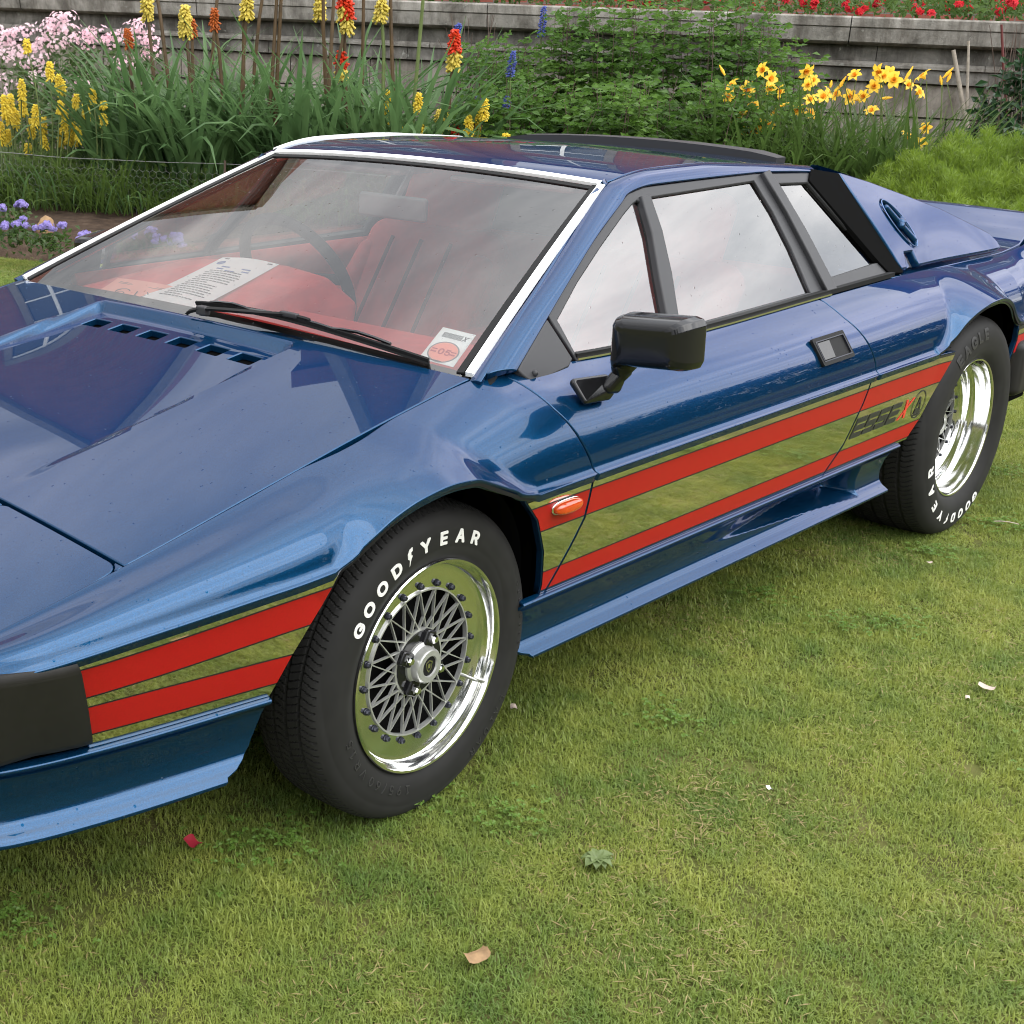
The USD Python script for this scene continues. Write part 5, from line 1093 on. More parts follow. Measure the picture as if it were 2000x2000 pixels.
# ------------------------------------------------------------------ bushes: stems with leaves along them
def bush(parent, centres, d, seed, leaf_mat, stem_mat, n_stem, ln, wd, h_px, step=.045, spread=.28, pinnate=0, c=None, lean=.16, srad=.006, low=.0):
    r = np.random.default_rng(seed); PP, DD, NN, LL = [], [], [], []; stems = []
    for k in range(n_stem):
        px, ytop = centres[k % len(centres)]; px += r.normal(0, 16); dd = d + (r.random() - .5) * spread * 2; ytop = ytop + abs(r.normal(0, 1)) * h_px
        tip = lift(px, ytop, dd); bs = col(px + r.normal(0, 22), dd, 250); t = np.linspace(0, 1, 8)[:, None]; bend = np.array([r.normal(0, lean), r.normal(0, lean), 0])
        pts = bs + (tip - bs) * t + bend * np.sin(np.pi * t * .5) * (1 - t) ; stems.append(tube(pts - c, np.linspace(srad, srad * .35, 8), 5))
        L_ = np.linalg.norm(tip - bs); m = max(4, int(L_ / step)); ax = unit(tip - bs)
        for j in range(m):
            s = low + (1 - low) * (j + r.random() * .7) / m; p = pts[0] + (pts[-1] - pts[0]) * s + bend * math.sin(math.pi * s * .5) * (1 - s); ph = j * 2.4 + r.random()
            o = np.array([math.cos(ph), math.sin(ph), .25 + .4 * r.random()]); o = unit(o); reach = (ln * 2.6 if pinnate else ln * .9) * (1.15 - .75 * s ** 3)
            if pinnate:
                side = unit(np.cross(o, [0, 0, 1.0]))
                for i in range(pinnate):
                    f = (i + 1) / pinnate; pp = p + o * reach * f + np.array([0, 0, -.35 * reach * f * f])
                    for sg in (-1, 1): PP.append(pp); DD.append(o * .55 + side * sg + np.array([0, 0, -.15 + .3 * r.random()])); NN.append(np.array([*(NW * .7), .45]) + r.normal(0, .55, 3)); LL.append(ln * (1.05 - .45 * abs(f - .5)) * (1.1 - .6 * s ** 3))
                PP.append(p + o * reach); DD.append(o + [0, 0, -.5]); NN.append(np.array([*(NW * .7), .45]) + r.normal(0, .55, 3)); LL.append(ln * .9)
            else:
                PP.append(p); DD.append(o + r.normal(0, .25, 3)); NN.append(np.array([*(NW * .6), .5]) + r.normal(0, .6, 3)); LL.append(ln * (.7 + .6 * r.random()))
    PP, DD, NN, LL = map(np.array, (PP, DD, NN, LL)); v, f = leaf_cards(PP - c, DD, NN, LL, LL * wd)
    put(parent, 'foliage', (v, f), leaf_mat, False, kind='stuff')
    for s in stems: put(parent, 'stem', s, stem_mat, 60)
    return PP
cs = col(1260, 1.2); sh = thing('green_shrub', 'broad leafy green shrub with thin upright stems in front of the wall', 'shrub', cs)
tops = [(925, 75), (960, 60), (1000, 95), (1040, 70), (1085, 20), (1110, 5), (1150, -5), (1180, 25), (1215, 10), (1250, -15), (1290, -5), (1330, 0), (1370, -10), (1400, 5), (1440, -10), (1480, 0), (1500, 20), (1530, 60), (1560, 95), (1420, 30), (1275, 30), (1030, 120), (1130, 110), (1220, 130)]
bush(sh, tops, 1.0, 81, 'shrub_leaf', 'twig', 80, .072, .50, 14, .045, .30, 4, cs, .10)
bush(sh, [(940, 150), (1010, 140), (1060, 150), (1110, 150), (1160, 160), (1210, 135), (1260, 130), (1310, 150), (1370, 140), (1430, 150), (1480, 150), (1530, 160), (1230, 160), (1180, 190)], 1.75, 82, 'shrub_leaf', 'twig', 70, .078, .50, 26, .045, .30, 4, cs, .14)

cp = col(170, 1.0); ph = thing('pink_phlox', 'bushy phlox covered in pale pink and white flower heads against the wall', 'plant', cp)
pt = [(10, 70), (35, 85), (60, 100), (95, 60), (120, 48), (140, 60), (160, 70), (190, 65), (215, 85), (245, 75), (275, 48), (300, 80), (75, 110), (105, 100), (175, 90), (235, 110), (285, 105), (40, 130), (130, 120)]
bush(ph, pt, 1.0, 91, 'phlox_leaf', 'stalk_green', 95, .070, .40, 22, .036, .25, 0, cp, .10, .004)
bush(ph, [(20, 180), (70, 175), (120, 165), (170, 170), (220, 170), (260, 175)], 1.6, 92, 'phlox_leaf', 'stalk_green', 70, .060, .40, 18, .034, .25, 0, cp, .10, .004)
r = np.random.default_rng(17)
heads = [(40, 280), (100, 260), (30, 390), (200, 240), (390, 195), (450, 150), (520, 140), (400, 260), (540, 240), (340, 320), (440, 350), (560, 310), (280, 370), (300, 450), (250, 490), (680, 260), (740, 265), (660, 330), (820, 310), (900, 290), (1050, 195), (1040, 290), (1130, 320), (1150, 400), (940, 490), (310, 575), (-20, 250), (-30, 340), (150, 400), (70, 440), (480, 215), (360, 225), (620, 650), (540, 740), (100, 700), (50, 600), (1090, 240), (860, 330), (990, 240), (20, 320), (160, 340)]
def flower_head(c, rad, n, seed, fw=.019):
    r = np.random.default_rng(seed); V = []; F = []
    for k in range(n):
        o = unit(r.normal(0, 1, 3) * [1, 1, .8] + NW[0] * np.array([1, 0, 0]) * .7 + NW[1] * np.array([0, 1, 0]) * .7 + [0, 0, .5]); p = c + o * rad * [1, 1, .75] * (.55 + .45 * r.random()); a = unit(np.cross(o, r.normal(0, 1, 3))); b = np.cross(o, a); i = len(V); V.append(p - o * fw * .2)
        for j in range(10):
            an = j * math.pi / 5; rr = fw * (.55 if j % 2 else 1.0); V.append(p + (a * math.cos(an) + b * math.sin(an)) * rr)
        F += [(i, i + 1 + j, i + 1 + (j + 1) % 10) for j in range(10)]
    return np.array(V), np.array(F)
for k, (x, y) in enumerate(heads):
    put(ph, 'flower_head', flower_head(lift(x / 3.864, y / 3.864, 1.25) - cp, .085 + .05 * r.random(), 26 if k < 30 else 14, 500 + k), 'pink_petal', False, kind='stuff')

# ------------------------------------------------------------------ day lilies at the right
DL = 1.75; cl = col(1640, DL); ly = thing('day_lily', 'clump of yellow orange day lilies on thin stems before the stone wall', 'plant', cl)
put(ly, 'leaf_clump', cat([clump(120, col(px, DL + dd) - cl, .24, 1.02, .026, 700 + k, (1.05, 1.5), (.4, 1.9)) for k, (px, dd) in enumerate(((1440, .1), (1490, .2), (1540, .0), (1590, .25), (1640, .0), (1700, .2), (1760, .1), (1800, .3)))]), 'lily_leaf', 50, kind='stuff')
def lily(c, face, size, seed):
    """Six recurved petals in a trumpet; returns (petals, throat)."""
    r = np.random.default_rng(seed); face = unit(face); a = unit(np.cross(face, [.2, .1, 1])); b = np.cross(face, a); V, F = [], []; V2, F2 = [], []
    for k in range(6):
        an = k * math.pi / 3 + r.normal(0, .08); o = a * math.cos(an) + b * math.sin(an); w = size * (.20 if k % 2 else .15); sd = np.cross(face, o)
        prof = [(0.04, -.62, .25), (.16, -.30, .75), (.42, -.02, 1.0), (.72, .02, .8), (.95, -.12 - .1 * r.random(), .08)]; i = len(V)
        for rr, hh, ww in prof:
            p = c + o * rr * size * .62 + face * hh * size * .55; V += [p - sd * w * ww + face * .012 * size * 8 * .1, p - face * size * .03, p + sd * w * ww + face * .012 * size * 8 * .1]
        for j in range(4):
            for m in range(2): q0 = i + j * 3 + m; F += [(q0, q0 + 1, q0 + 4), (q0, q0 + 4, q0 + 3)]
        i = len(V2)
        for rr, hh, ww in prof[:3]:
            p = c + o * rr * size * .34 + face * (hh * size * .55 + .004); V2 += [p - sd * w * ww * .55, p + sd * w * ww * .55]
        F2 += [(i, i + 1, i + 3), (i, i + 3, i + 2), (i + 2, i + 3, i + 5), (i + 2, i + 5, i + 4)]
    return (np.array(V), np.array(F)), (np.array(V2), np.array(F2))
FL = [(1500 + x / 3.864, y / 3.864) for x, y in ((30, 590), (90, 690), (15, 665), (45, 840), (10, 940), (220, 830), (325, 850), (295, 545), (345, 600), (300, 640), (460, 690), (510, 705), (320, 745), (420, 720), (650, 560), (830, 550), (880, 575), (950, 600), (800, 650), (660, 740), (715, 725), (620, 730), (780, 825), (1160, 565), (1065, 635), (1150, 690), (1190, 965), (1065, 1015), (1140, 1080), (920, 560))] + \
     [(1000 + x / 3.864, y / 3.864) for x, y in ((1650, 640), (1635, 725), (1780, 675), (1830, 790), (1735, 845), (1885, 525), (1880, 940), (1770, 1000), (1745, 1060), (1880, 1010))]
rl = np.random.default_rng(23); tocam = unit(np.array([*(np.array(CAM_POS[:2]) - cl[:2]), 0]))
def lily_stem(tip, k, sr=.0042):
    b = cl + np.array([*(UL * rl.normal(0, .05)), 0]); b = np.array([*(tip[:2] + UL * rl.normal(-.06, .10) + NW * rl.normal(0, .06)), cl[2]]); t = np.linspace(0, 1, 8)[:, None]
    m = np.array([*(UL * rl.normal(0, .05)), 0]); return put(ly, 'flower_stem', tube(b + (tip - b) * t + m * np.sin(np.pi * t) - cl, np.linspace(sr * 1.2, sr * .7, 8), 5), 'stalk_green', 60)
for k, (x, y) in enumerate(FL):
    c = lift(x, y, DL + rl.normal(0, .12)); face = tocam * (.6 + .5 * rl.random()) + np.array([rl.normal(0, .8), rl.normal(0, .8), .45 + rl.normal(0, .4)]); size = .092 * (.8 + .4 * rl.random())
    S_ = lily_stem(c - unit(face) * size * .5, k); (v, f), (v2, f2) = lily(c - cl, face, size, 800 + k)
    put(S_, 'flower', (v, f), 'lily_petal', 50); put(S_, 'throat', (v2, f2), 'lily_throat', 50)
for k, (x0, y0, x1, y1) in enumerate([(1500 + a / 3.864, b / 3.864, 1500 + c / 3.864, d / 3.864) for a, b, c, d in ((1095, 500, 1030, 610), (1400, 510, 1320, 590), (1385, 545, 1350, 620), (590, 575, 530, 670), (480, 605, 470, 660), (1300, 570, 1310, 640), (160, 775, 80, 805), (940, 735, 850, 745))] + [(1405, 127, 1416, 147), (1429, 226, 1427, 244)]):
    a, b = lift(x0, y0, DL), lift(x1, y1, DL); S_ = lily_stem(b, k); put(S_, 'bud', tube(np.array([b, b * .55 + a * .45, a]) - cl, [.005, .011, .003], 7), 'lily_petal', 60)
for k, (x, y) in enumerate(((1720, 225), (1840, 228), (1870, 215), (1850, 205), (1790, 215), (1835, 250))): lily_stem(lift(x, y, DL + .1), k, .0035)

# feathery mound, dark glossy bush, bare sticks
cf = col(1880, 3.0); fe = thing('feathery_plant', 'bright yellow green mound of fine feathery foliage behind the car tail', 'plant', cf)
def feather(n, seed):
    r = np.random.default_rng(seed); PP, DD, LL = [], [], []
    for k in range(n):
        px = 1695 + 470 * r.random(); ytop = np.interp(px, [1690, 1740, 1800, 1860, 1930, 2160], [352, 322, 285, 268, 262, 255]) + 7 * math.sin(px * .09) + r.normal(0, 5); y = ytop + (430 - ytop) * r.random() ** 1.15; d = 2.5 + 1.2 * (y - ytop) / 170 + r.normal(0, .15)
        tip = lift(px, y, d); az = r.random() * 6.283; H = .22 + .16 * r.random(); ln = np.array([math.cos(az), math.sin(az), 0]) * H * (.15 + .5 * r.random()); b = tip - np.array([0, 0, H]) - ln; m = 46; t = r.random(m) ** .7
        p = b + (tip - b) * t[:, None] + ln * (t * (1 - t))[:, None]; ph = r.random(m) * 6.283; reach = .10 * (1.1 - t)
        o = np.stack([np.cos(ph), np.sin(ph), .9 + .5 * r.random(m)], 1)
        for q_ in (0., .5, .9): PP.append(p + o * reach[:, None] * q_); DD.append(o * .8 + r.normal(0, .55, (m, 3)) + [0, 0, .3]); LL.append(.028 + .034 * r.random(m))
    PP, DD, LL = np.vstack(PP), np.vstack(DD), np.concatenate(LL); return leaf_cards(PP - cf, DD, r.normal(0, 1, PP.shape) + [0, 0, 1], LL, .0042 + 0 * LL, .1)
put(fe, 'foliage', feather(620, 5), 'feather_leaf', False, kind='stuff')
cg = col(1985, 1.1); gb = thing('glossy_bush', 'dark green bush with broad glossy leaves at the right edge before the wall', 'shrub', cg)
bush(gb, [(1925, 190), (1945, 170), (1960, 150), (1975, 110), (1990, 95), (2010, 85), (2040, 80), (2070, 90), (1935, 230), (1955, 220), (2100, 100), (1985, 130)], 1.1, 95, 'glossy_leaf', 'twig', 46, .085, .55, 14, .05, .22, 0, cg, .08, .006, .25)
bush(gb, [(1945, 260), (1970, 250), (1990, 240), (2020, 230), (2060, 230)], 1.5, 96, 'glossy_leaf', 'twig', 26, .08, .5, 14, .05, .2, 0, cg, .08, .005, .2)
for k, (x0, y0, x1, y1, rr, mt, lab) in enumerate([(1862, 98, 1884, 215, .017, 'dead_wood', 'thicker pale dead stick leaning in the bed left of the glossy bush'), (1892, 80, 1890, 212, .011, 'dead_wood', 'thin tall pale stick standing upright beside the glossy bush'), (1956, 48, 1961, 125, .010, 'twig_red', 'short dark red twig standing above the glossy bush')]):
    a, b = lift(x0, y0, .75), lift(x1, y1, .75); b2 = b + (b - a) * (.9 if k < 2 else 1.5); m = (a + b2) / 2 + np.array([.012, .01, 0]); top('garden_stick', tube(np.array([b2, (b2 + m) / 2, m, (m + a) / 2, a]), [rr, rr * .97, rr * .93, rr * .9, rr * .82], 8), mt, lab, 'stick', smooth=60)
def bare(name, label, px, d, y0, seed, n=9, spread=40):
    r = np.random.default_rng(seed); c = col(px, d); T_ = thing(name, label, 'plant', c)
    for k in range(n):
        tip = lift(px + r.normal(0, spread), y0 + abs(r.normal(0, 18)), d); b = col(px + r.normal(0, spread * .4), d); m = (tip + b) / 2 + r.normal(0, .05, 3) * [1, 1, .3]; pts = P([0, .5, 1], np.array([b, m, tip]))(np.linspace(0, 1, 9))
        w = put(T_, 'twig', tube(pts - c, np.linspace(.006, .002, 9), 5), 'twig', 60)
        for j in (4, 6): e = pts[j] + r.normal(0, .09, 3) + [0, 0, .12]; put(w, 'side_twig', tube(np.array([pts[j], (pts[j] + e) / 2 + r.normal(0, .01, 3), e]) - c, [.003, .0022, .0014], 4), 'twig', 60)
bare('bare_rose', 'tangle of bare grey rose twigs between the pokers and the green shrub', 925, .7, 25, 31, 12, 40)
bare('bare_rose', 'bare thorny twigs rising behind the glossy bush', 1985, .5, 35, 32, 8, 30)
for k, (x, y0, y1, lab) in enumerate(((1063, 12, 72, 'blue delphinium spike rising above the left of the green shrub'), (898, 46, 66, 'short mauve blue delphinium spike beside the red poker'), (992, 188, 214, 'low blue delphinium flowers right of the yellow pokers'), (938, 188, 204, 'small violet delphinium flowers between the yellow pokers'), (1003, 100, 150, 'pale blue delphinium flowers half hidden in the green shrub'))):
    d = .9 if k < 2 else 1.9; tip, bot = lift(x, y0, d), lift(x - 6, y1, d); c = col(x, d); T_ = thing('delphinium', lab, 'flower', c); S_ = put(T_, 'stem', tube(np.array([[0, 0, 0], (bot - c) * .6, bot - c, tip - c]), [.008, .007, .006, .002], 6), 'stalk_green', 60); ln = np.linalg.norm(tip - bot); put(S_, 'florets', florets(bot - c, tip - bot, ln, .034, int(50 + 160 * ln), 900 + k, tubes=.026, drop=.0), 'blue_petal', False)

# low weeds behind the wire netting and along the back of the bed
cw = col(150, 2.4); wd = thing('weeds', 'low tangle of grassy weeds filling the bed behind the wire netting', 'weeds'); tag(stage.GetPrimAtPath(wd), kind='stuff')
put(wd, 'blades', cat([clump(46, col(px, d), .26, .48 if d < 2.5 else .36, .010, 1000 + k, (.7, 1.4), (.6, 2.6)) for k, (px, d) in enumerate([(x, dd) for x in range(-60, 640, 36) for dd in (1.9, 2.35, 2.62)])]), 'weed_leaf', 50, kind='stuff')
put(wd, 'pale_blades', cat([clump(14, col(px, d), .26, .50, .014, 1600 + k, (.7, 1.4), (.8, 2.8)) for k, (px, d) in enumerate([(x, dd) for x in range(-60, 640, 50) for dd in (2.1, 2.55)])]), 'poker_leaf', 50, kind='stuff')
put(wd, 'back_blades', cat([clump(40, col(px, d), .28, .55, .014, 1300 + k, (.8, 1.45), (.5, 2.2)) for k, (px, d) in enumerate([(x, dd) for x in range(640, 1950, 60) for dd in (1.3, 2.3)])]), 'poker_leaf', 50, kind='stuff')
rw = np.random.default_rng(77); wl_, PPw = [], []
for k in range(2600):
    px = -60 + 1000 * rw.random(); d = 1.2 + 1.5 * rw.random(); p = col(px, d); PPw.append(p + [0, 0, .04 + .30 * rw.random() ** 1.5])
PPw = np.array(PPw); put(wd, 'broad_leaves', leaf_cards(PPw, rw.normal(0, 1, PPw.shape) * [1, 1, .4], np.array([0, 0, 1.0]) + rw.normal(0, .5, PPw.shape), .035 + .05 * rw.random(len(PPw)), .02 + .012 * rw.random(len(PPw))), 'weed_leaf', False, kind='stuff')

# ------------------------------------------------------------------ wire netting
def netting():
    T_ = thing('wire_netting', 'low hexagonal wire netting with a sagging top wire round the flower bed', 'fence'); s0, s1, d = -1.0, 7.6, 2.66
    rN = np.random.default_rng(3); sag = lambda s: .008 * np.sin(s * 2.2) - .012 * np.sin(s * .9 + 1) ; zt = lambda s: bed_z(d) + .355 + sag(s) + .012 * (s - 4)
    bulge = lambda s, z: d + .03 * np.sin(s * 3.1 + z * 9) + .02 * np.sin(s * 7.3)
    pt = lambda s, z: wall_pt(s, bulge(s, z), z); g = .052; hv = g / math.sqrt(3); P_, F_ = [], []; row = 0; z = float(bed_z(d)) - .02; bars = []
    zmax = .36
    while row * hv * 1.5 < zmax:
        zb = z + row * hv * 1.5
        for k in range(int((s1 - s0) / g)):
            s = s0 + (k + .5 * (row % 2)) * g; a = (s, zb + hv * .5); top_ = (s, zb + hv); l, r_ = (s - g / 2, zb + hv * .25 + hv * 0), (s + g / 2, zb + hv * .25)
            v0 = (s - g / 2, zb); v1 = (s, zb + hv * .5); v2 = (s + g / 2, zb)
            bars += [(v0, v1), (v1, v2), (v1, (s, zb + hv * 1.5))]
        row += 1
    zz = lambda q: q[1] if q[1] < zt(q[0]) else zt(q[0])
    V, F = [], []; w = .0010
    for a, b in bars:
        A, B = pt(a[0], zz(a)), pt(b[0], zz(b)); t = B - A
        if np.linalg.norm(t) < 1e-4: continue
        n = np.array([*NW, 0]); s_ = unit(np.cross(t, n)) * w; n = n * w; i = len(V)
        V += [A + s_, A - s_ * .5 + n, A - s_ * .5 - n, B + s_, B - s_ * .5 + n, B - s_ * .5 - n]
        F += [(i, i + 1, i + 4), (i, i + 4, i + 3), (i + 1, i + 2, i + 5), (i + 1, i + 5, i + 4), (i + 2, i, i + 3), (i + 2, i + 3, i + 5)]
    put(T_, 'mesh_wires', (np.array(V), np.array(F)), 'wire', False, kind='stuff')
    ss = np.linspace(s0, s1, 90); put(T_, 'top_wire', tube(np.array([pt(s, zt(s) + .003) for s in ss]), .0032, 6), 'wire', 60)
    for s in (-.2, 2.0, 4.1, 6.6): put(T_, 'post', tube(np.array([wall_pt(s, d - .02, 0), wall_pt(s, d - .02, zt(s) + .03)]), .008, 8), 'twig', 60)
netting()

# ------------------------------------------------------------------ edging flowers, stone, litter
def ageratum(c, rad, h, seed, label):
    r = np.random.default_rng(seed); T_ = thing('ageratum', label, 'flower', c, group=None); PP = r.normal(0, 1, (150, 3)) * [rad * .55, rad * .55, h * .22] + [0, 0, h * .38]; put(T_, 'leaves', leaf_cards(PP, r.normal(0, 1, PP.shape) + [0, 0, .3], np.array([0, 0, 1.0]) + r.normal(0, .4, PP.shape), .045, .028), 'phlox_leaf', False, kind='stuff')
    for k in range(9):
        a = r.random() * 6.283; q = rad * .8 * r.random() ** .5; put(T_, 'flower_head', flower_head(np.array([math.cos(a) * q, math.sin(a) * q, h * (.75 + .3 * r.random())]), .030, 30, seed * 31 + k, .011), 'mauve_petal', False, kind='stuff')
AG = [(28, 485, 'mauve ageratum plant nearest the left edge of the picture, low on the bed border'), (100, 496, 'mauve ageratum plant on the bed border just left of the far windscreen pillar'), (24, 447, 'mauve ageratum plant behind the border pair, near the netting at far left'), (272, 505, 'mauve ageratum seen through the lower left of the windscreen'), (335, 520, 'mauve ageratum seen through the windscreen beside the steering wheel'), (180, 520, 'mauve ageratum hidden behind the far windscreen pillar')]
for k, (x, y, lab) in enumerate(AG):
    r_ = ray_of(x, y); cz = .10; t = (cz - CAM_POS[2]) / r_[2]; c = np.array(CAM_POS) + r_ * t; c[2] = .10; ageratum(c, .13, .17, 1500 + k, lab)
def ground_at(x, y, z=.02): r_ = ray_of(x, y); return np.array(CAM_POS) + r_ * ((z - CAM_POS[2]) / r_[2])
def pebble(c, s, seed, sq=(1, .8, .6)):
    m = trimesh.creation.icosphere(3, 1.0); v = m.vertices; v = v * (1 + .35 * (meshkit.fbm(v * 1.7, 3, seed) - .5)[:, None]); return trimesh.Trimesh(v * np.array(sq) * s + c, m.faces, process=False)
top('garden_stone', pebble(ground_at(90, 447, .12), .075, 5, (.8, .8, 1.1)), 'dry_leaf', 'tan brown stone lying on the soil by the netting', 'stone', smooth=70)
def scrap(c, s, seed, curl=.5):
    r = np.random.default_rng(seed); n = 7; g = np.linspace(-1, 1, n); A, B = np.meshgrid(g, g, indexing='ij'); m = (A ** 2 + B ** 2) < 1.5; Z = curl * (A * A * .6 - B * B * .3 + .35 * meshkit.noise(np.stack([A * 2 + seed, B * 2, 0 * A], -1), seed)) ; a = r.random() * 6.283
    X, Y = (A * math.cos(a) - B * .55 * math.sin(a)), (A * math.sin(a) + B * .55 * math.cos(a)); k = (1 - .3 * A ** 2 * (A > 0)); V = np.stack([X * k, Y * k, Z + .25], -1).reshape(-1, 3) * s + c
    i, j = np.meshgrid(np.arange(n - 1), np.arange(n - 1), indexing='ij'); p = i * n + j; q_ = np.stack([p, p + 1, p + n + 1, p + n], -1).reshape(-1, 4); return trimesh.Trimesh(V, np.vstack([q_[:, [0, 1, 2]], q_[:, [0, 2, 3]]]), process=False)
LIT = [(380, 1652, .020, 'litter_red', 'crumpled dark red petal on the grass under the front spoiler', 'petal'), (932, 1873, .026, 'dry_leaf', 'curled brown dry leaf on the lawn near the bottom edge', 'leaf'), (1930, 1347, .026, 'petal_litter', 'pale pink crumpled petal on the lawn at the right edge', 'petal'), (1503, 1542, .010, 'paper_white', 'small white petal on the lawn right of the weed rosette', 'petal'), (1003, 1384, .017, 'petal_litter', 'pale withered leaf on the grass behind the front tyre', 'leaf'), (1890, 1365, .011, 'petal_litter', 'faded cream petal just below the pink crumpled petal', 'petal'), (1815, 1100, .013, 'petal_litter', 'small pale petal on the lawn below the rear tyre', 'petal'), ]
for k, (x, y, s, mt, lab, ct) in enumerate(LIT): top('fallen_' + ct, scrap(ground_at(x, y, .016), s * (.8 if mt in ('petal_litter', 'paper_white') else 1), 40 + k), mt, lab, ct, smooth=60)
w0 = ground_at(1165, 1682, .020); rs = thing('weed_rosette', 'flat grey green weed rosette growing in the lawn', 'weed', w0); rr_ = np.random.default_rng(8)
for k in range(9):
    a = k * .72 + rr_.normal(0, .15); l = .020 + .020 * rr_.random(); d_ = np.array([math.cos(a), math.sin(a), .12]); t = np.linspace(0, 1, 6); wv = np.array([.003, .008, .011, .0105, .007, .001]); s_ = np.array([-d_[1], d_[0], 0]); pz = np.stack([d_ * l * x + np.array([0, 0, .008 * math.sin(math.pi * x) - .008 * x + .002]) for x in t])
    V = np.stack([pz - s_ * wv[:, None] + [0, 0, .004], pz, pz + s_ * wv[:, None] + [0, 0, .004]], 1).reshape(-1, 3); F = [(i * 3 + j, i * 3 + j + 1, i * 3 + j + 4) for i in range(5) for j in range(2)] + [(i * 3 + j, i * 3 + j + 4, i * 3 + j + 3) for i in range(5) for j in range(2)]; put(rs, 'leaf', (V, np.array(F)), 'rosette_leaf', 60)
for k, (x0, y0, x1, y1, lab) in enumerate(((1942, 1018, 1990, 1024, 'long pale straw lying right of the rear tyre'),)):
    a, b = ground_at(x0, y0, .03), ground_at(x1, y1, .03); m = (a + b) / 2 + [.002, .001, .003]; top('dry_stalk', tube(P([0, .5, 1], np.array([a, m, b]))(np.linspace(0, 1, 8)), .0016, 5), 'petal_litter', lab, 'straw', smooth=60)

# ------------------------------------------------------------------ bedding flowers along the top of the wall
def bedding():
    r = np.random.default_rng(55); T_ = thing('bedding_flowers', 'strip of red and pink bedding flowers along the top of the wall', 'flowers'); PP, n = [], 13000
    s = -4 + 12 * r.random(n); d = -.12 - 1.6 * r.random(n) ** 1.3; z = 1.53 + SL_ * s + (.03 + .27 * r.random(n)) * (.6 + .5 * meshkit.noise(np.stack([s * 4, d * 4, 0 * s], 1), 3)) + .05 * -d; PP = np.stack([W0[0] + UL[0] * s + NW[0] * d, W0[1] + UL[1] * s + NW[1] * d, z], 1)
    put(T_, 'leaves', leaf_cards(PP, r.normal(0, 1, PP.shape), np.array([0, 0, .6]) + r.normal(0, .6, PP.shape), .05 + .03 * r.random(n), .035), 'bedding_leaf', False, kind='stuff')
    for k in range(300):
        s_ = -3.5 + 8.5 * r.random(); d_ = -.10 - 1.2 * r.random(); c = wall_pt(s_, d_, 1.575 + SL_ * s_ + .16 * r.random() - .05 * d_); put(T_, 'flower', flower_head(c, .034, 11, 2000 + k, .026), 'bed_petal', False, kind='stuff')
bedding()

# ------------------------------------------------------------------ what the paint and glass reflect: the house above the terrace and the trees across the lawn
def facade(s, z, d): return np.array([*(W0 + UL * s + NW * d), z])
HD = -8.0
cam2 = np.array(CAM_POS[:2])
def s_at(az, d=HD):
    """Where the bearing az (degrees from +x towards +y) meets the house front: (place along it, metres away)."""
    r_ = np.array([math.cos(math.radians(az)), math.sin(math.radians(az))]); t = (d - np.dot(cam2 - W0, NW)) / np.dot(r_, NW); return float(np.dot(cam2 + r_ * t - W0, UL)), t
def hgt(az, el): return .75 + s_at(az)[1] * math.tan(math.radians(el))
hs = thing('brick_house', 'red brick house with stone gables beyond the terrace, mirrored in the hood', 'house', facade(0, 1.6, HD), math.degrees(math.atan2(UL[1], UL[0])))
# local frame: x to the left along the front, y into the house (away from the garden is -y of this frame)
def hb(name, x0, x1, y0, y1, z0, z1, mat): return put(hs, name, bx((x0, y0, z0), (x1, y1, z1)), mat, False)
sg = 1.0 if np.dot(np.array([-UL[1], UL[0]]), NW) < 0 else -1.0   # which way is "into the house" in the local frame
Y = lambda a: sg * a
eave = hgt(60, 17.8) - 1.6
xr, xl = s_at(3)[0], s_at(92)[0]
hb('wall', xr, xl, Y(0), Y(9), 0, eave, 'house_brick')
def roofprism(name, x0, x1, y0, y1, z0, h, mat):
    ym = (y0 + y1) / 2; V = np.array([(x0, y0, z0), (x1, y0, z0), (x1, y1, z0), (x0, y1, z0), (x0 + .6, ym, z0 + h), (x1 - .6, ym, z0 + h)]); F = [(0, 1, 5), (0, 5, 4), (2, 3, 4), (2, 4, 5), (3, 0, 4), (1, 2, 5), (0, 3, 2), (0, 2, 1)]; return put(hs, name, (V, np.array(F)), mat, False)
roofprism('roof', xr - .3, xl + .3, Y(-.4), Y(9.4), eave + .01, 1.2, 'house_slate')
def gable(az, half, el, out, nm):
    x, t = s_at(az); h = .75 + (t - out) * math.tan(math.radians(el)) - 1.6; y0 = Y(-out); V = []; pts = [(x - half, 0), (x - half, eave - .3), (x - half * .55, eave + (h - eave) * .45), (x - .18, h - .2), (x, h), (x + .18, h - .2), (x + half * .55, eave + (h - eave) * .45), (x + half, eave - .3), (x + half, 0)]
    m = prism(Polygon(pts), 5.0 + out); v = m.vertices; G_ = put(hs, nm, trimesh.Trimesh(np.stack([v[:, 0], Y(v[:, 2] - out), v[:, 1]], 1), m.faces, process=False), 'house_brick', False)
    put(G_, 'coping', join(*[bar(np.array([(pts[i][0], y0, pts[i][1]), (pts[i + 1][0], y0, pts[i + 1][1])]), .35, .22) for i in range(1, 7)]), 'house_stone', False)
    return x, y0
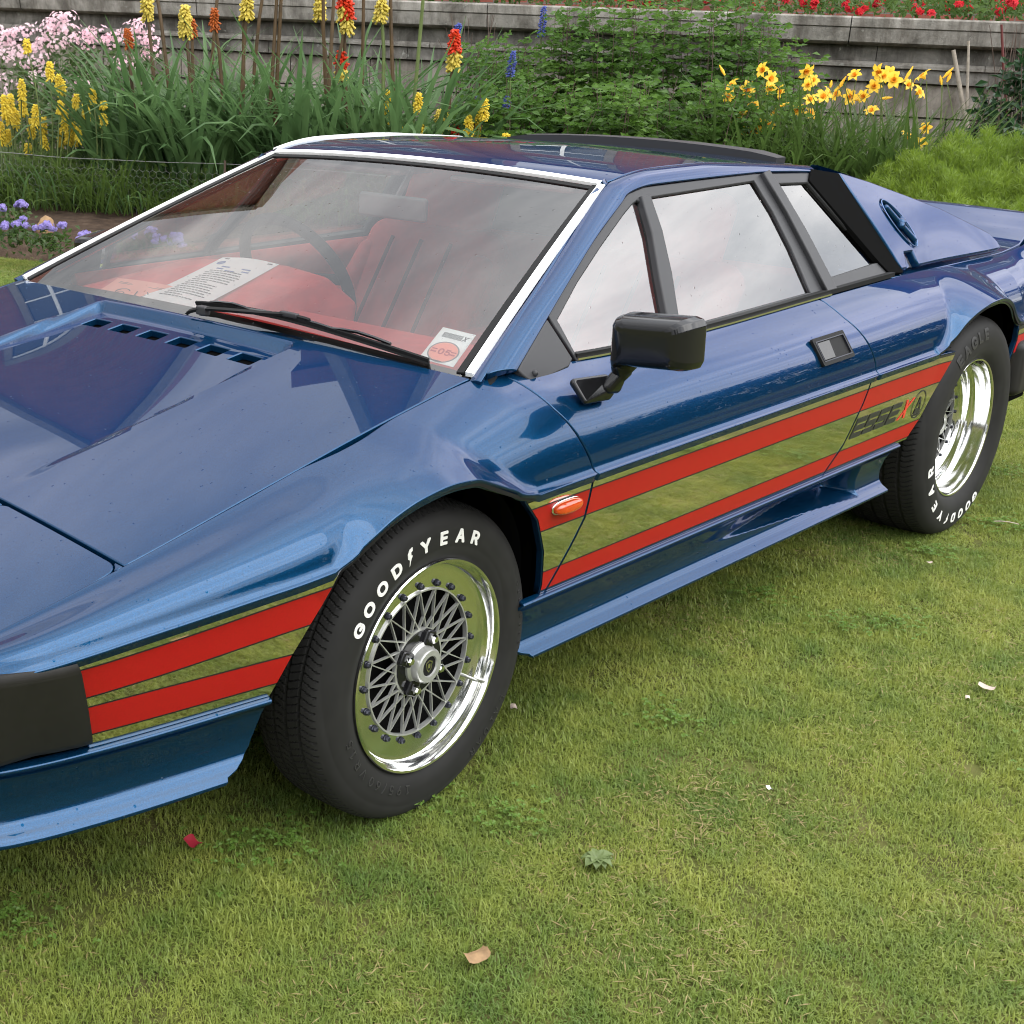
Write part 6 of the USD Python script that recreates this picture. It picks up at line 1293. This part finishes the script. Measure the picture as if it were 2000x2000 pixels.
def window(x, z, w, h, y):
    W_ = put(hs, 'window', join(bx((x - w / 2 - .14, y - .06 * sg, z - .14), (x + w / 2 + .14, y + .02 * sg, z)), bx((x - w / 2 - .14, y - .06 * sg, z + h), (x + w / 2 + .14, y + .02 * sg, z + h + .18)), bx((x - w / 2 - .14, y - .05 * sg, z), (x - w / 2, y + .02 * sg, z + h)), bx((x + w / 2, y - .05 * sg, z), (x + w / 2 + .14, y + .02 * sg, z + h))), 'house_stone', False)
    put(W_, 'pane', bx((x - w / 2, y - .012 * sg, z), (x + w / 2, y - .004 * sg, z + h)), 'window_glass', False)
    put(W_, 'glazing_bar', join(bx((x - .03, y - .04 * sg, z), (x + .03, y - .014 * sg, z + h)), *[bx((x - w / 2, y - .035 * sg, z + h * f - .03), (x + w / 2, y - .016 * sg, z + h * f + .03)) for f in (.5, .02, .98)]), 'window_white', False)
g1x, g1y = gable(55.0, 2.4, 26.5, .8, 'gable'); g2x, g2y = gable(43.0, 1.9, 34.0, .6, 'gable'); g3x, g3y = gable(70.0, 2.2, 23.0, .6, 'gable')
x47, t47 = s_at(47.2); put(hs, 'chimney', join(bx((x47 - .45, Y(.5), eave - .5), (x47 + .45, Y(1.6), .75 + t47 * math.tan(math.radians(28.5)) - 1.6)), bx((x47 - .6, Y(.35), .75 + t47 * math.tan(math.radians(28.2)) - 1.6), (x47 + .6, Y(1.75), .75 + t47 * math.tan(math.radians(29.3)) - 1.6))), 'house_brick', False)
xx = xr + 1.4
while xx < xl - 1:
    near = [abs(xx - g) for g in (g1x, g2x, g3x)]
    if min(near) > 2.7:
        for z in (.9, 4.2): window(xx, z, 1.25, 2.0, Y(0))
    xx += 2.5
for gx_, gy_ in ((g1x, g1y), (g2x, g2y), (g3x, g3y)):
    for z in (.9, 4.2): window(gx_ - .8, z, 1.1, 2.0, gy_); window(gx_ + .8, z, 1.1, 2.0, gy_)

def leafy_tree(seed, h, rad):
    r = np.random.default_rng(seed); PP = []
    for k in range(26):
        a = r.random() * 6.283; z = h * (.22 + .78 * r.random()); q = rad * (1 - .55 * abs(z / h - .5) * 1.6) * r.random() ** .5; c = np.array([math.cos(a) * q, math.sin(a) * q, z]); PP.append(c + unit(r.normal(0, 1, (130, 3))) * (r.random((130, 1)) ** .4) * rad * .42)
    PP = np.vstack(PP); PP[:, 2] = np.clip(PP[:, 2], .4, None); return leaf_cards(PP, r.normal(0, 1, PP.shape), r.normal(0, 1, PP.shape), .42, .30), tube(np.array([[0, 0, -.1], [.1, 0, h * .3], [0, .1, h * .75]]), [.28, .2, .06], 10)
protoT = [leafy_tree(60 + k, h, rad) for k, (h, rad) in enumerate(((8.5, 3.0), (10.5, 3.6), (7.0, 3.2)))]
rt = np.random.default_rng(4); first = {}
TR = [(-26, -14, 1), (-22, -19, 0), (-15, -22, 1), (-9, -24, 2), (-3, -25, 0), (3, -26, 1), (9, -25, 2), (14, -27, 0), (19, -26, 1), (25, -27, 1), (30, -24, 0), (36, -26, 1), (41, -22, 1), (47, -20, 0), (52, -14, 1), (56, -8, 0), (33, -31, 1), (45, -28, 1), (-30, -6, 0)]
LT = 'dense green tree across the lawn, seen only as a dark reflection in the paint'
for k, (x, y, kd) in enumerate(TR):
    if kd not in first:
        t_ = thing('tree', LT, 'tree', (x, y, 0), 0, 'trees across the lawn'); (lv, lf), tr = protoT[kd]; put(t_, 'crown', (lv, lf), 'tree_leaf', False, kind='stuff'); put(t_, 'trunk', tr, 'bark', 60); first[kd] = t_
    else:
        t_ = thing('tree', LT, 'tree', (x, y, 0), rt.random() * 360, 'trees across the lawn'); pr = stage.GetPrimAtPath(t_); pr.GetReferences().AddInternalReference(first[kd]); pr.SetInstanceable(True)

def hedge():
    r = np.random.default_rng(12); n = 9000; x = -45 + 115 * r.random(n); PP = np.stack([x, -30 - 1.2 * r.random(n) - .0012 * (x - 10) ** 2 * -1.0, 3.2 * r.random(n) + .05], 1)
    T_ = thing('hedge', 'tall dark clipped hedge across the lawn, mirrored low in the doors', 'hedge', None); put(T_, 'leaves', leaf_cards(PP, r.normal(0, 1, PP.shape), r.normal(0, 1, PP.shape), .7, .5), 'tree_leaf', False, kind='stuff')
hedge()
